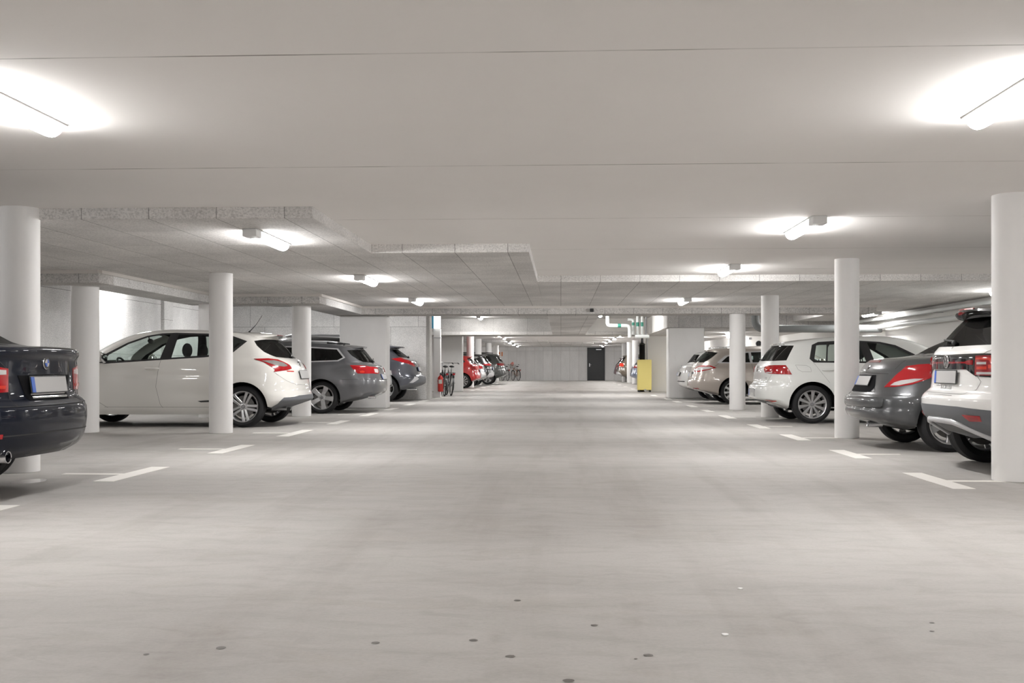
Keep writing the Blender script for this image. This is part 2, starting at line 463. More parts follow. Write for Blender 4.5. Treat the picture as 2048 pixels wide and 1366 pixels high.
# steel door in the back wall
dr = empty('door_1', (2.32, Y1, 0)); dr['kind'] = 'structure'
MB().box(-.52, .52, -.03, .04, .01, 2.12).build('door_leaf', M_door, dr, bevel=.006)
fm = MB(); fm.box(-.58, -.52, -.05, .05, 0, 2.18); fm.box(.52, .58, -.05, .05, 0, 2.18); fm.box(-.52, .52, -.05, .05, 2.12, 2.18)
fm.build('door_frame', M_door, dr)
hd = MB(); hd.box(-.46, -.40, -.045, -.03, .92, 1.14); hd.tube([(-.43, -.045, 1.04), (-.43, -.09, 1.04), (-.31, -.09, 1.04)], .012, 8)
hd.build('door_handle', M_steel, dr, smooth=40)
MB().box(.0, .35, -.08, -.03, 2.02, 2.08).build('door_closer', M_steel, dr, bevel=.005)

# ------------------------------------------------------------------ lamps
def make_lamp():
    r = empty('ceiling_lamp', (0, 0, 0))
    # local: runs along y, hangs below z = 0
    hs = MB(); hs.box(-.076, .076, -.60, .652, -.012, 0)
    hs.build('housing', M_lamphouse, r, bevel=.006)
    prof = [(.066 * math.cos(a), -.012 - .070 * math.sin(a)) for a in np.linspace(0, PI, 11)]
    n = len(prof); vs = []; ys = [(-.44, 1), (.56, 1), (.60, .96), (.625, .80), (.64, .45)]
    vs = [(x * k, y, -.012 + (z + .012) * k) for y, k in ys for x, z in prof]
    fs = [(i*n+j, i*n+j+1, (i+1)*n+j+1, (i+1)*n+j) for i in range(len(ys)-1) for j in range(n-1)]
    fs += [tuple(range(n)), tuple((len(ys)-1)*n + j for j in range(n))[::-1]] + [(i*n, (i+1)*n, (i+1)*n+n-1, i*n+n-1) for i in range(len(ys)-1)]
    MB().add(vs, fs).build('diffuser', M_lamp, r, smooth=50)
    MB().box(-.068, .068, -.62, -.44, -.075, 0).build('connector_box', M_lamphouse, r, bevel=.008)
    return r
LAMPS = [
 (-2.93, 5.35, H, 'tube lamp on the white slab above the navy saloon'),
 (-2.93, 10.42, HP, 'first tube lamp on the board ceiling, beside its stepped edge'),
 (-2.86, 15.42, HP, 'second tube lamp on the board ceiling, towards the charcoal estate'),
 (-2.82, 20.45, HP, 'third tube lamp on the board ceiling, just before the crossing beam'),
 (2.32, 5.40, H, 'tube lamp on the white slab above the white and grey crossover side'),
 (2.40, 10.52, H, 'tube lamp on the white slab above the grey convertible side'),
 (2.38, 15.12, H, 'tube lamp at the edge where the white slab meets the boards'),
 (2.40, 20.65, HP, 'tube lamp on the boards in front of the beige estate'),
 (7.5, 18.1, HP, 'tube lamp beside the wall above the white and grey crossover roof'),
 (7.5, 25.9, HP, 'tube lamp by the wall next to the end of the crossing beam'),
 (5.6, 35.2, HB, 'nearer tube lamp under the beam behind the beige estate'),
 (6.2, 38.9, HB, 'farther tube lamp under the beam behind the beige estate'),
 (2.15, 32.9, HR, 'tube lamp in the pipe recess above the yellow cabinet'),
 (-2.75, 50.8, H, 'nearest tube lamp of the far row over the red hatchback side'),
 (-2.72, 55.5, HP, 'second tube lamp of the far row over the red hatchback side'),
 (-2.72, 60.6, HP, 'third tube lamp of the far row over the red hatchback side'),
 (-2.72, 65.4, HP, 'last tube lamp of the far row over the red hatchback side'),
 (2.6, 51.0, H, 'nearest tube lamp of the far row on the steel door side'),
 (2.6, 55.6, H, 'second tube lamp of the far row on the steel door side'),
 (2.6, 60.4, H, 'third tube lamp of the far row on the steel door side'),
 (2.6, 65.4, HP, 'last tube lamp of the far row, in front of the steel door'),
 # the rest of the runs: behind the camera, inside the recesses and over the bays, with some lamps added for brightness
 (-2.9, .4, H, 'tube lamp on the white slab over the lane entrance, navy saloon side'),
 (2.3, .4, H, 'tube lamp on the white slab over the lane entrance, crossover side'),
 (-2.9, -4.5, H, 'rearmost tube lamp on the navy saloon side'),
 (2.3, -4.5, H, 'rearmost tube lamp on the crossover side'),
 (-2.8, 26.4, HR, 'tube lamp hidden in the recess past the crossing beam'),
 (-2.8, 31.6, HR, 'tube lamp in the recess above the parked bicycles'),
 (-2.8, 36.3, HR, 'tube lamp in the recess before the far downstand'),
 (2.15, 26.2, HR, 'tube lamp at the near end of the pipe recess'),
 (-2.75, 41.6, H, 'tube lamp just past the far downstand, red hatchback side'),
 (-2.75, 46.2, H, 'tube lamp over the red hatchback'),
 (2.6, 41.6, H, 'tube lamp just past the far downstand, steel door side'),
 (2.6, 46.2, H, 'tube lamp past the yellow cabinet'),
 (-8.9, 16.4, HR, 'tube lamp by the concrete wall above the bonnet of the white hatchback'),
 (-8.95, 21.6, HR, 'tube lamp by the concrete wall past the white hatchback'),
 (-8.4, 8.0, H, 'tube lamp over the bonnet of the navy saloon'),
 (-7.2, 25.6, HR, 'tube lamp over the bonnet of the silver off-roader'),
 (-5.6, 27.3, HR, 'tube lamp over the roof of the silver off-roader'),
 (7.0, 66.2, HP, 'added unseen tube lamp over the bonnet of the maroon car'),  # this and the next three are unseen lamps added to brighten the back wall
 (7.0, 58.5, H, 'added unseen tube lamp over the bonnet of the bronze off-roader'),
 (-7.0, 66.2, HP, 'added unseen tube lamp by the back wall past the flower bicycles'),
 (-7.0, 58.5, H, 'added unseen tube lamp over the bonnet of the dark grey crossover'),
 (6.6, 50.5, H, 'tube lamp before the bonnet of the slate blue hatchback'),
 (-6.6, 50.5, H, 'tube lamp over the bonnet of the black estate'),
 (1.3, 34.6, HR, 'added unseen tube lamp above the stepped pale pipe'),  # unseen lamp, added to brighten the far face of the recess
 (5.5, 27.4, HR, 'added unseen tube lamp in front of the beam over the beige estate'),  # unseen lamp, added to brighten the front of the beam
 (7.4, 5.5, H, 'tube lamp over the bonnet of the white and grey crossover'),
 (7.4, 12.0, H, 'tube lamp over the bonnet of the grey convertible'),
]
lamp0 = make_lamp(); cache_kids()
for i, (x, y, z, l) in enumerate(LAMPS):
    o = lamp0 if i == 0 else copy_tree(lamp0)
    o.location = (x, y, z)
    tag(o, l, 'lamp', 'tube lamps on the ceiling')
# ------------------------------------------------------------------ cars
def pchip(xs, ys, q):
    x = np.array(xs, float); y = np.array(ys, float); h = np.diff(x); d = np.diff(y) / h
    m = np.zeros_like(y)
    m[0], m[-1] = d[0], d[-1]
    for i in range(1, len(x) - 1):
        if d[i-1] * d[i] > 0:
            w1, w2 = 2*h[i] + h[i-1], h[i] + 2*h[i-1]
            m[i] = (w1 + w2) / (w1 / d[i-1] + w2 / d[i])
    k = np.clip(np.searchsorted(x, q) - 1, 0, len(h) - 1); t = (q - x[k]) / h[k]
    t = np.clip(t, 0, 1); a, b = t*t*(3-2*t), t*(1-t)
    return y[k]*(1-a) + y[k+1]*a + h[k]*b*((1-t)*m[k] - t*m[k+1])

def R(y, z): return ('r', y, z)      # point seen from behind
def S(x, z): return ('s', x, z)      # point seen from the side
def F(y, z): return ('f', y, z)      # point seen from the front
UL = (1.2, 3.5, 1.2)                  # lengths given to rear, side and front in the surface's own map
UT = sum(UL)

def inside(poly, p):
    x, y = p[:, 0], p[:, 1]; c = np.zeros(len(p), bool); n = len(poly)
    for i in range(n):
        x1, y1 = poly[i]; x2, y2 = poly[i-1]
        k = (y1 > y) != (y2 > y)
        with np.errstate(divide='ignore', invalid='ignore'):
            c ^= k & (x < (x2-x1)*(y-y1)/(y2-y1) + x1)
    return c

class Shell:
    def __init__(s, sp):
        s.sp = sp; s.z0 = sp['width'][0][0]; s.zt = sp['width'][-1][0]
        N = 700; s.zs = np.linspace(s.z0, s.zt, N)
        P = lambda k: pchip([a for a, b in sp[k]], [b for a, b in sp[k]], s.zs)
        s.xr, s.xf, s.w = P('rear'), P('front'), P('width')
        s.a, s.b = P('ra'), P('fa')
        ds = np.sqrt(np.diff(s.zs)**2 + (.6*np.diff(s.xr))**2 + (.4*np.diff(s.xf))**2 + np.diff(s.w)**2)
        s.arc = np.concatenate([[0], np.cumsum(ds)])
        half = .47 * (s.xf - s.xr); s.a = np.minimum(s.a, half); s.b = np.minimum(s.b, half)
        n = sp.get('n', 2.6); ph = np.linspace(0, PI/2, 400)
        t = 1 - np.cos(ph)**(2/n); yy = np.sin(ph)**(2/n)
        arc = np.concatenate([[0], np.cumsum(np.hypot(np.diff(t)*.5, np.diff(yy)*.85))]); arc /= arc[-1]
        g = np.linspace(0, 1, 400); s.g = g; s.t = np.interp(g, arc, t); s.yy = np.interp(g, arc, yy)
        s.L = max(b for a, b in sp['front'])
    def raw(s, U, Z):
        f = lambda arr: np.interp(Z, s.zs, arr)
        xr, xf, w, a, b = f(s.xr), f(s.xf), f(s.w), f(s.a), f(s.b)
        u = np.where(U < UL[0], U/UL[0], np.where(U < UL[0]+UL[1], 1 + (U-UL[0])/UL[1], 2 + (U-UL[0]-UL[1])/UL[2]))
        u1 = np.clip(u, 0, 1); u3 = np.clip(3-u, 0, 1); u2 = np.clip(u-1, 0, 1)
        x = np.where(u <= 1, xr + a*np.interp(u1, s.g, s.t), np.where(u >= 2, xf - b*np.interp(u3, s.g, s.t), xr + a + u2*(xf-b-xr-a)))
        y = w*np.where(u <= 1, np.interp(u1, s.g, s.yy), np.where(u >= 2, np.interp(u3, s.g, s.yy), 1.))
        sp = s.sp
        kr, kf = sp.get('taper', (.05, .06)); L = s.L
        y = y*(1 - kr*np.clip((.42*L - x)/(.42*L), 0, 1)**2 - kf*np.clip((x - .62*L)/(.38*L), 0, 1)**2)
        z = Z.copy() if isinstance(Z, np.ndarray) else np.array(Z, float)
        # wheel-arch swelling
        fl = sp.get('flare', .018)
        side = np.clip((y - .55)/.2, 0, 1)
        for xw in (sp['xr'], sp['xf']):
            d = np.hypot(x - xw, (Z - sp['wr'])*1.0)
            y = y + fl*side*np.exp(-((d - sp['ar'] - .02)/.13)**2)*np.where(d < sp['ar'], np.exp(-((d - sp['ar'])/.3)**2), 1)
        for (cx, cz, rx, rz, amp) in sp.get('dents', ()):
            y = y + amp*side*np.exp(-((x-cx)/rx)**2 - ((Z-cz)/rz)**2)
        zc = sp.get('zc', .44)
        zb = np.interp(x, [p[0] for p in sp['bottom']], [p[1] for p in sp['bottom']])
        z = np.where(Z < zc, zb + (Z - s.z0)/(zc - s.z0)*(zc - zb), Z)
        return np.stack([x, y, z], -1)
    def nrm(s, U, Z):
        e = .004
        U0, U1 = np.clip(U-e, 0, UT), np.clip(U+e, 0, UT); Z0, Z1 = np.clip(Z-e, s.z0, s.zt), np.clip(Z+e, s.z0, s.zt)
        n = np.cross(s.raw(U, Z1) - s.raw(U, Z0), s.raw(U1, Z) - s.raw(U0, Z))
        n = n/np.maximum(np.linalg.norm(n, axis=-1, keepdims=True), 1e-12)
        c = s.raw(U, Z); out = np.stack([c[:, 0] - s.L*.5, c[:, 1]*1.5, c[:, 2]*0], -1)
        return n
    def toU(s, pt):
        k, a, z = pt
        Z = z
        for _ in range(6):
            lo, hi = (0., UL[0]) if k == 'r' else ((0., UT) if k == 's' else (UT - UL[2], UT))
            if k == 'f' and a <= 0: lo = hi
            for _ in range(22):
                m = (lo+hi)/2; v = s.raw(np.array([m]), np.array([Z]))[0]
                if (v[1] if k == 'r' else (v[0] if k == 's' else a + a - v[1])) < a: lo = m
                else: hi = m
            v = s.raw(np.array([(lo+hi)/2]), np.array([Z]))[0]
            if abs(v[2] - z) < 1e-4: break
            Z = min(max(Z + (z - v[2]), s.z0), s.zt)
        return ((lo+hi)/2, min(max(Z, s.z0), s.zt))
    def poly(s, pts, step=.05):
        out = []; n = len(pts)
        for i in range(n):
            p, q = pts[i], pts[(i+1) % n]
            d = max(1, int(math.ceil(math.hypot(p[1]-q[1], p[2]-q[2])/step))) if p[0] == q[0] else 6
            if p[0] != q[0]: A, B = s.toU(p), s.toU(q)
            for k in range(d):
                t = k/d
                if p[0] == q[0]: out.append(s.toU((p[0], p[1]*(1-t)+q[1]*t, p[2]*(1-t)+q[2]*t)))
                else: out.append((A[0]*(1-t)+B[0]*t, A[1]*(1-t)+B[1]*t))
        return out
    def at(s, pt):
        U, Z = s.toU(pt); U, Z = np.array([U]), np.array([Z])
        return Vector(s.raw(U, Z)[0]), Vector(s.nrm(U, Z)[0])

def rounded(pts, r=.03, n=3):
    """round the corners of a single-type outline"""
    out = []; m = len(pts)
    for i in range(m):
        a, b, c = pts[i-1], pts[i], pts[(i+1) % m]
        va, vc = Vector((a[1]-b[1], a[2]-b[2])), Vector((c[1]-b[1], c[2]-b[2]))
        ra, rc = min(r, va.length*.45), min(r, vc.length*.45)
        if va.length < 1e-6 or vc.length < 1e-6 or b[0] != a[0] or b[0] != c[0] or abs(b[1]) < 1e-6 and b[0] == 'r': out.append(b); continue
        p, q = Vector(b[1:]) + va.normalized()*ra, Vector(b[1:]) + vc.normalized()*rc
        for k in range(n + 1):
            t = k/n; w = p*(1-t)**2 + Vector(b[1:])*2*t*(1-t) + q*t*t
            out.append((b[0], w.x, w.y))
    return out

def windscreen(z0, z1, y0, y1): return dict(name='windscreen', sides='mid', mat=M_glass, pts=[F(0, z0), F(y0, z0+.01), F(y1, z1-.02), F(y1*.7, z1), F(0, z1)])

def mesh_obj(name, V, F, Nrm, mat, parent):
    me = bpy.data.meshes.new(name); me.from_pydata([tuple(map(float, p)) for p in V], [], F); me.update()
    me.polygons.foreach_set('use_smooth', [True]*len(me.polygons))
    if Nrm is not None:
        try: me.normals_split_custom_set_from_vertices([tuple(map(float, p)) for p in Nrm])
        except Exception as e: print('normals', e)
    me.materials.append(mat)
    o = bpy.data.objects.new(name, me); COL.objects.link(o); o.parent = parent
    return o

def cdt(pts, edges):
    r = delaunay_2d_cdt([Vector(p) for p in pts], edges, [], 0, 1e-5)
    return np.array([tuple(v) for v in r[0]]), [tuple(f) for f in r[2]]

class Car:
    def __init__(s, sp, root):
        s.sp, s.root, s.sh = sp, root, Shell(sp)
    def shell_parts(s):
        sp, sh = s.sp, s.sh
        du = sp.get('du', .085)
        us = np.concatenate([np.linspace(0, 1.2, max(8, int(1.2/du))), np.linspace(1.2, 4.7, max(10, int(3.0/du)))[1:], np.linspace(4.7, UT, 10)[1:]])
        A2 = lambda z: np.interp(z, sh.zs, sh.arc)
        SA = sh.arc[-1]
        ss = sorted(list(np.linspace(0, SA, int(SA/(du*.5)))) + [float(A2(a)) for k in ('rear', 'width') for a, b in sp[k] if sh.z0 < a < sh.zt])
        keep = [ss[0]]
        for q in ss[1:-1]:
            if q - keep[-1] > .009 and SA - q > .009: keep.append(q)
        ss = keep + [SA]
        pts = [(u, q) for q in ss for u in us]
        toA = lambda P: [(u, float(A2(z))) for u, z in P]
        edges = []
        zones = []
        for k, zn in enumerate(sp['zones']):
            P = toA(sh.poly(zn['pts'], zn.get('step', .06)))
            zones.append(np.array(P)); o = len(pts); pts += P
            edges += [(o+i, o+(i+1) % len(P)) for i in range(len(P))]
        arches = []
        for xw in (sp['xr'], sp['xf']):
            ar, wr = sp['ar'], sp['wr']
            P = [S(xw + ar*math.cos(t)*1.0, wr + ar*math.sin(t)) for t in np.linspace(-.9, PI + .9, 34)]
            P = [p for p in P if p[2] > .2]
            P = [S(P[0][1]+.0, sp['bottom_arch'])] + P + [S(P[-1][1]-.0, sp['bottom_arch'])]
            Q = [sh.toU(p) for p in P]
            Q[0] = (Q[0][0], sh.z0); Q[-1] = (Q[-1][0], sh.z0); Q = toA(Q)
            arches.append(np.array(Q)); o = len(pts); pts += Q
            edges += [(o+i, o+(i+1) % len(Q)) for i in range(len(Q))]
        o = len(pts); B = [(0., 0.), (UT, 0.), (UT, SA), (0., SA)]; pts += B
        edges += [(o+i, o+(i+1) % 4) for i in range(4)]
        V, F = cdt(pts, edges)
        V[:, 0] = np.clip(V[:, 0], 0, UT); V[:, 1] = np.clip(V[:, 1], 0, SA)
        cen = np.array([V[list(f)].mean(0) for f in F])
        cls = np.full(len(F), -1)
        for k, P in enumerate(zones): cls[inside(P, cen)] = k
        for P in arches: cls[inside(P, cen)] = -2
        cen = np.stack([cen[:, 0], np.interp(cen[:, 1], sh.arc, sh.zs)], -1)
        V = np.stack([V[:, 0], np.interp(V[:, 1], sh.arc, sh.zs)], -1)
        XYZ = sh.raw(V[:, 0], V[:, 1]); NN = sh.nrm(V[:, 0], V[:, 1])
        s.zone_obj = {}
        def group(idx, off):
            fs = [F[i] for i in idx]; used = sorted({v for f in fs for v in f}); mp = {v: i for i, v in enumerate(used)}
            P = XYZ[used] + NN[used]*off; N = NN[used]; base = XYZ[used] - NN[used]*.012
            f2 = [tuple(mp[v] for v in f) for f in fs]
            # orientation: outward
            f3 = []
            for f in f2:
                a, b, c = P[f[0]], P[f[1]], P[f[2]]
                f3.append(f if np.dot(np.cross(b-a, c-a), N[f[0]]) > 0 else f[::-1])
            if off:
                ed = {}
                for f in f3:
                    for i in range(len(f)):
                        e = (f[i], f[(i+1) % len(f)]); ed[e] = 1
                bd = [e for e in ed if (e[1], e[0]) not in ed and not (abs(P[e[0]][1]) < 1e-4 and abs(P[e[1]][1]) < 1e-4)]
                rim = {}
                P2, N2 = list(P), list(N)
                for a, b in bd:
                    for v in (a, b):
                        if v not in rim: rim[v] = len(P2); P2.append(base[v]); N2.append(N[v])
                    f3.append((b, a, rim[a], rim[b]))
                P, N = np.array(P2), np.array(N2)
            return P, f3, N
        def emit(name, idx, mat, both, off, parent):
            P, f3, N = group(idx, off)
            Pm, Nm = P*[1, -1, 1], N*[1, -1, 1]; fm = [f[::-1] for f in f3]
            if both == 'mid':
                V2 = list(P); mp = []
                N2 = list(N)
                for i, p in enumerate(P):
                    if abs(p[1]) < 1e-3: mp.append(i); V2[i] = np.array([p[0], 0, p[2]]); nn = N2[i]*[1, 0, 1]; N2[i] = nn/max(1e-9, np.linalg.norm(nn))
                    else: mp.append(len(V2)); V2.append(Pm[i]); N2.append(Nm[i])
                return [mesh_obj(name, V2, f3 + [tuple(mp[v] for v in f) for f in fm], N2, mat, parent)]
            return [mesh_obj(name, P, f3, N, mat, parent), mesh_obj(name, Pm, fm, Nm, mat, parent)]
        for k, zn in enumerate(sp['zones']):
            idx = np.nonzero(cls == k)[0]
            if not len(idx): print('empty zone', s.root.name, zn['name']); continue
            par = zn.get('under')
            if par is not None and zn.get('sides', 'pair') == 'pair':
                pr = s.zone_obj[par]
                obs = emit(zn['name'], idx, zn['mat'], 'pair', zn.get('off', 0), None)
                for i, o in enumerate(obs): o.parent = pr[i % len(pr)]
            else:
                obs = emit(zn['name'], idx, zn['mat'], zn.get('sides', 'pair'), zn.get('off', 0), s.zone_obj[par][0] if par is not None else s.root)
            s.zone_obj[zn.get('key', zn['name'] + str(k))] = obs
            if zn.get('label'):
                for o in obs: o['label'] = zn['label']
        body = np.nonzero(cls == -1)[0]
        s.body = emit('body', body, sp['paint'], 'mid', 0, s.root)[0]
        # roof cap
        U = np.linspace(0, UT, 40); top = sh.raw(U, np.full(40, sh.zt))
        ring = [tuple(p) for p in top] + [(p[0], -p[1], p[2]) for p in top[::-1][1:-1]]
        m = MB(); m.add(ring, [tuple(range(len(ring)))]); m.build('roof_skin', sp.get('roofpaint', sp['paint']), s.root, fixn=False)
        # cabin lining: an inner skin behind the body panels
        if sp.get('lining', True):
            li = [i for i in body if cen[i][1] > .45 and XYZ[list(F[i])][:, 0].min() > .25 and XYZ[list(F[i])][:, 0].max() < sp.get('cowl', 3.4)]
            P, f3, N = group(li, -.03)
            f3 = [f for f in f3 if len(f) == 3]
            Pm = P*[1, -1, 1]; o = len(P)
            lo_ = mesh_obj('cabin_lining', list(P) + list(Pm), [f[::-1] for f in f3] + [tuple(v+o for v in f) for f in f3], None, M_lining, s.root)
            xc, zc = sp.get('cowl', 3.4) - .72, 1.04
            bm = bmesh.new(); bm.from_mesh(lo_.data)
            for co_, no_ in (((xc, 0, 0), (1, 0, 0)), ((0, 0, zc), (0, 0, 1))):
                bmesh.ops.bisect_plane(bm, geom=bm.verts[:] + bm.edges[:] + bm.faces[:], plane_co=co_, plane_no=no_)
            bmesh.ops.delete(bm, geom=[f for f in bm.faces if f.calc_center_median().x > xc and f.calc_center_median().z > zc], context='FACES')
            bm.to_mesh(lo_.data); bm.free()
        # underside and wheel housings
        U = np.linspace(0, UT, 60); bt = sh.raw(U, np.full(60, sh.z0)); m = MB()
        bt[:, 1] = np.minimum(bt[:, 1], .56)
        vs = [tuple(p) for p in bt] + [(p[0], -p[1], p[2]) for p in bt]
        m.add(vs, [(i, i+1, i+61, i+60) for i in range(59)]); m.build('underbody', M_dark, s.root, fixn=False)
        for xw in (sp['xr'], sp['xf']):
            for sg in (1, -1):
                m = MB(); vs = []; ar = sp['ar']; t0 = math.asin(max(-.9, min(.9, (sp['bottom_arch'] + .05 - sp['wr'])/ar))); T = np.linspace(t0, PI - t0, 26)
                for t in T:
                    x, z = xw + ar*math.cos(t), sp['wr'] + ar*math.sin(t)
                    y = float(sh.at(S(x, max(z, .22)))[0].y)
                    vs += [(x, sg*(y + .001), z), (x, sg*(y - .02), z), (xw + (ar+.015)*math.cos(t), sg*(y - .03), sp['wr'] + (ar+.015)*math.sin(t)), (xw + (ar+.015)*math.cos(t), sg*.50, sp['wr'] + (ar+.015)*math.sin(t))]
                fs = [(4*i+j, 4*i+j+1, 4*i+j+5, 4*i+j+4) for i in range(len(T)-1) for j in range(3)]
                fs.append(tuple(4*i+3 for i in range(len(T))))
                m.add(vs, fs).build('wheel_arch', M_dark, s.root, smooth=40)
    def decal(s, name, pts, mat, off=.004, sides='pair', parent=None, step=.05, label=None, depth=.01):
        sh = s.sh
        poly = sh.poly(pts, step); A = np.array(poly); lo, hi = A.min(0), A.max(0)
        g = [(u, z) for u in np.arange(lo[0]+.02, hi[0], .045) for z in np.arange(lo[1]+.015, hi[1], .035)]
        if g:
            k = inside(A, np.array(g)); g = [q for q, b in zip(g, k) if b]
        pp = list(poly) + g; V, F = cdt(pp, [(i, (i+1) % len(poly)) for i in range(len(poly))])
        cen = np.array([V[list(f)].mean(0) for f in F]); k = inside(A, cen); F = [f for f, b in zip(F, k) if b]
        P0 = sh.raw(V[:, 0], V[:, 1]); N = sh.nrm(V[:, 0], V[:, 1]); P = P0 + N*off; Bs = P0 - N*depth
        f3 = []
        for f in F:
            a, b, c = P[f[0]], P[f[1]], P[f[2]]; f3.append(f if np.dot(np.cross(b-a, c-a), N[f[0]]) > 0 else f[::-1])
        ed = {(f[i], f[(i+1) % 3]) for f in f3 for i in range(3)}
        V2, N2 = list(P), list(N); rim = {}
        for a, b in [e for e in ed if (e[1], e[0]) not in ed]:
            if abs(P[a][1]) < 2e-3 and abs(P[b][1]) < 2e-3 and sides == 'mid': continue
            for v in (a, b):
                if v not in rim: rim[v] = len(V2); V2.append(Bs[v]); N2.append(N[v])
            f3.append((b, a, rim[a], rim[b]))
        V2, N2 = np.array(V2), np.array(N2); out = []
        parent = parent or s.root
        if sides == 'mid':
            o = len(V2); out = [mesh_obj(name, list(V2) + list(V2*[1, -1, 1]), f3 + [tuple(v+o for v in f[::-1]) for f in f3], list(N2) + list(N2*[1, -1, 1]), mat, parent)]
        else:
            ps = parent if isinstance(parent, (list, tuple)) else (parent, parent)
            if sides in ('pair', 'left'): out.append(mesh_obj(name, V2, f3, N2, mat, ps[0]))
            if sides in ('pair', 'right'): out.append(mesh_obj(name, V2*[1, -1, 1], [f[::-1] for f in f3], N2*[1, -1, 1], mat, ps[1 % len(ps)]))
        if label:
            for o in out: o['label'] = label
        return out
    def gaps(s, lines, w=.006, name='panel_gap', mat=None, off=.0012, mirror=True):
        sh = s.sh
        for ln in lines:
            q = []
            for a, b in zip(ln[:-1], ln[1:]):
                A, B = sh.toU(a), sh.toU(b); d = max(2, int(math.hypot(A[0]-B[0], A[1]-B[1])/.04)) if True else 2
                for k in range(d):
                    t = k/d
                    if a[0] == b[0]: q.append(sh.toU((a[0], a[1]*(1-t)+b[1]*t, a[2]*(1-t)+b[2]*t)))
                    else: q.append((A[0]*(1-t)+B[0]*t, A[1]*(1-t)+B[1]*t))
            q.append(sh.toU(ln[-1])); q = np.array(q)
            P, N = sh.raw(q[:, 0], q[:, 1]), sh.nrm(q[:, 0], q[:, 1]); P = P + N*off
            T = np.gradient(P, axis=0); T /= np.maximum(np.linalg.norm(T, axis=1, keepdims=True), 1e-9)
            W = np.cross(N, T)*w/2; n = len(P)
            for sg in ((1, -1) if mirror else (1,)):
                k = np.array([1, sg, 1])
                m = MB().add(list((P-W)*k) + list((P+W)*k), [(i, i+1, i+1+n, i+n) if sg > 0 else (i, i+n, i+1+n, i+1) for i in range(n-1)])
                m.build(name, mat or s.sp.get('gapmat', M_gap), s.root, fixn=False)
    def plate(s, z, w=.52, h=.11, out=.012, tilt=None, frame=.008, band=True, dx=0.):
        p, n = s.sh.at(R(0.0, z)); a = math.atan2(n.z, -n.x) if tilt is None else tilt
        e = empty('license_plate', parent=s.root)
        m = MB().box(-.008, 0, -w/2-frame, w/2+frame, -h/2-frame, h/2+frame); b = m.build('plate_frame', M_black, e, bevel=.003)
        m = MB().box(-.011, -.006, -w/2+(.0 if band else 0), w/2, -h/2, h/2).build('plate_face', M_plate, e, bevel=.002)
        if band: MB().box(-.0125, -.006, w/2-.045, w/2, -h/2, h/2).build('plate_band', M_blue, e)
        e.location = (p.x - out + dx, 0, p.z); e.rotation_euler = (0, a, 0)
        return e
    def wheels(s, style):
        sp = s.sp; R0, w = sp['wr'], sp.get('tw', .205); rr = sp.get('rim', .215)
        tyre = MB()
        h = w/2
        prof = [(rr-.004, h*.72), (rr+.006, h*.90), (rr+.02, h*.985), ((R0+rr)/2, h*1.04), (R0-.035, h*.97), (R0-.012, h*.86), (R0-.002, h*.74)]
        for yy in (.5, .28, .05):
            prof += [(R0, h*(yy+.10)), (R0, h*yy), (R0-.008, h*(yy-.01)), (R0-.008, h*(yy-.06)), (R0, h*(yy-.07))]
        prof += [(R0, -h*.5), (R0-.002, -h*.74), (R0-.03, -h*.95), ((R0+rr)/2, -h), (rr, -h*.8), (rr-.01, -h*.7)]
        tyre.lathe(prof, 56, 'y')
        rim = MB()
        rim.lathe([(rr-.012, -h*.7), (rr-.03, -h*.3), (rr-.028, h*.45), (rr-.016, h*.66), (rr-.006, h*.84), (rr+.004, h*.90), (rr+.009, h*.88), (rr+.003, h*.76), (rr-.008, h*.6)], 56, 'y')
        hub, n, kind = style['hub'], style['n'], style['kind']
        face, dish = h*.80, style.get('dish', .012)
        m = rim
        m.lathe([(0, face-.004-dish), (hub*.5, face-.004-dish), (hub*.9, face-.008-dish), (hub, face-.03), (hub, h*.2)], 30, 'y')
        def spoke(a, wi, wo, r0, r1, lat0=0., lat1=0., th=.03):
            ca, sa = math.cos(a), math.sin(a)
            def P(r, t, d): return (r*ca - t*sa, d, r*sa + t*ca)
            vs = []
            for r, hw, lt in ((r0, wi, lat0), ((r0+r1)/2, (wi+wo)/2*style.get('waist', .92), (lat0+lat1)/2), (r1, wo, lat1)):
                k = (r - r0)/(r1 - r0); d = face - dish*(1-k) - .001 + .004*math.sin(k*PI)
                c = min(.006, hw*.3)
                vs += [P(r, lt-hw, d-th), P(r, lt-hw, d-.006), P(r, lt-hw+c, d), P(r, lt+hw-c, d), P(r, lt+hw, d-.006), P(r, lt+hw, d-th)]
            fs = []
            for i in range(2):
                for j in range(6):
                    j2 = (j+1) % 6; fs.append((i*6+j, i*6+j2, i*6+6+j2, i*6+6+j))
            fs += [tuple(range(6))[::-1], tuple(range(12, 18))]
            m.add(vs, fs)
        for k in range(n):
            a = 2*PI*k/n + style.get('rot', PI/2)
            if kind == 'double':
                for sg in (1, -1): spoke(a, style['wi'], style['wo'], hub*.8, rr-.006, sg*style['wi']*1.25, sg*(style['spread']))
            elif kind == 'vee':
                for sg in (1, -1): spoke(a, style['wi'], style['wo'], hub*.8, rr-.006, 0, sg*style['spread'])
            else: spoke(a, style['wi'], style['wo'], hub*.8, rr-.006)
        cap = MB().lathe([(0, face+.006-dish), (.026, face+.005-dish), (.032, face-.002-dish), (.032, face-.02)], 24, 'y')
        for k in range(5):
            a = 2*PI*k/5 + .3; c = MB()
            cap.lathe([(0, face-.004-dish), (.008, face-.004-dish), (.009, face-.03)], 8, 'y', (.052*math.cos(a), 0, .052*math.sin(a)))
        disc = MB().lathe([(.06, h*.30), (rr*.72, h*.30), (rr*.72, h*.15), (.06, h*.15)], 32, 'y')
        first = None
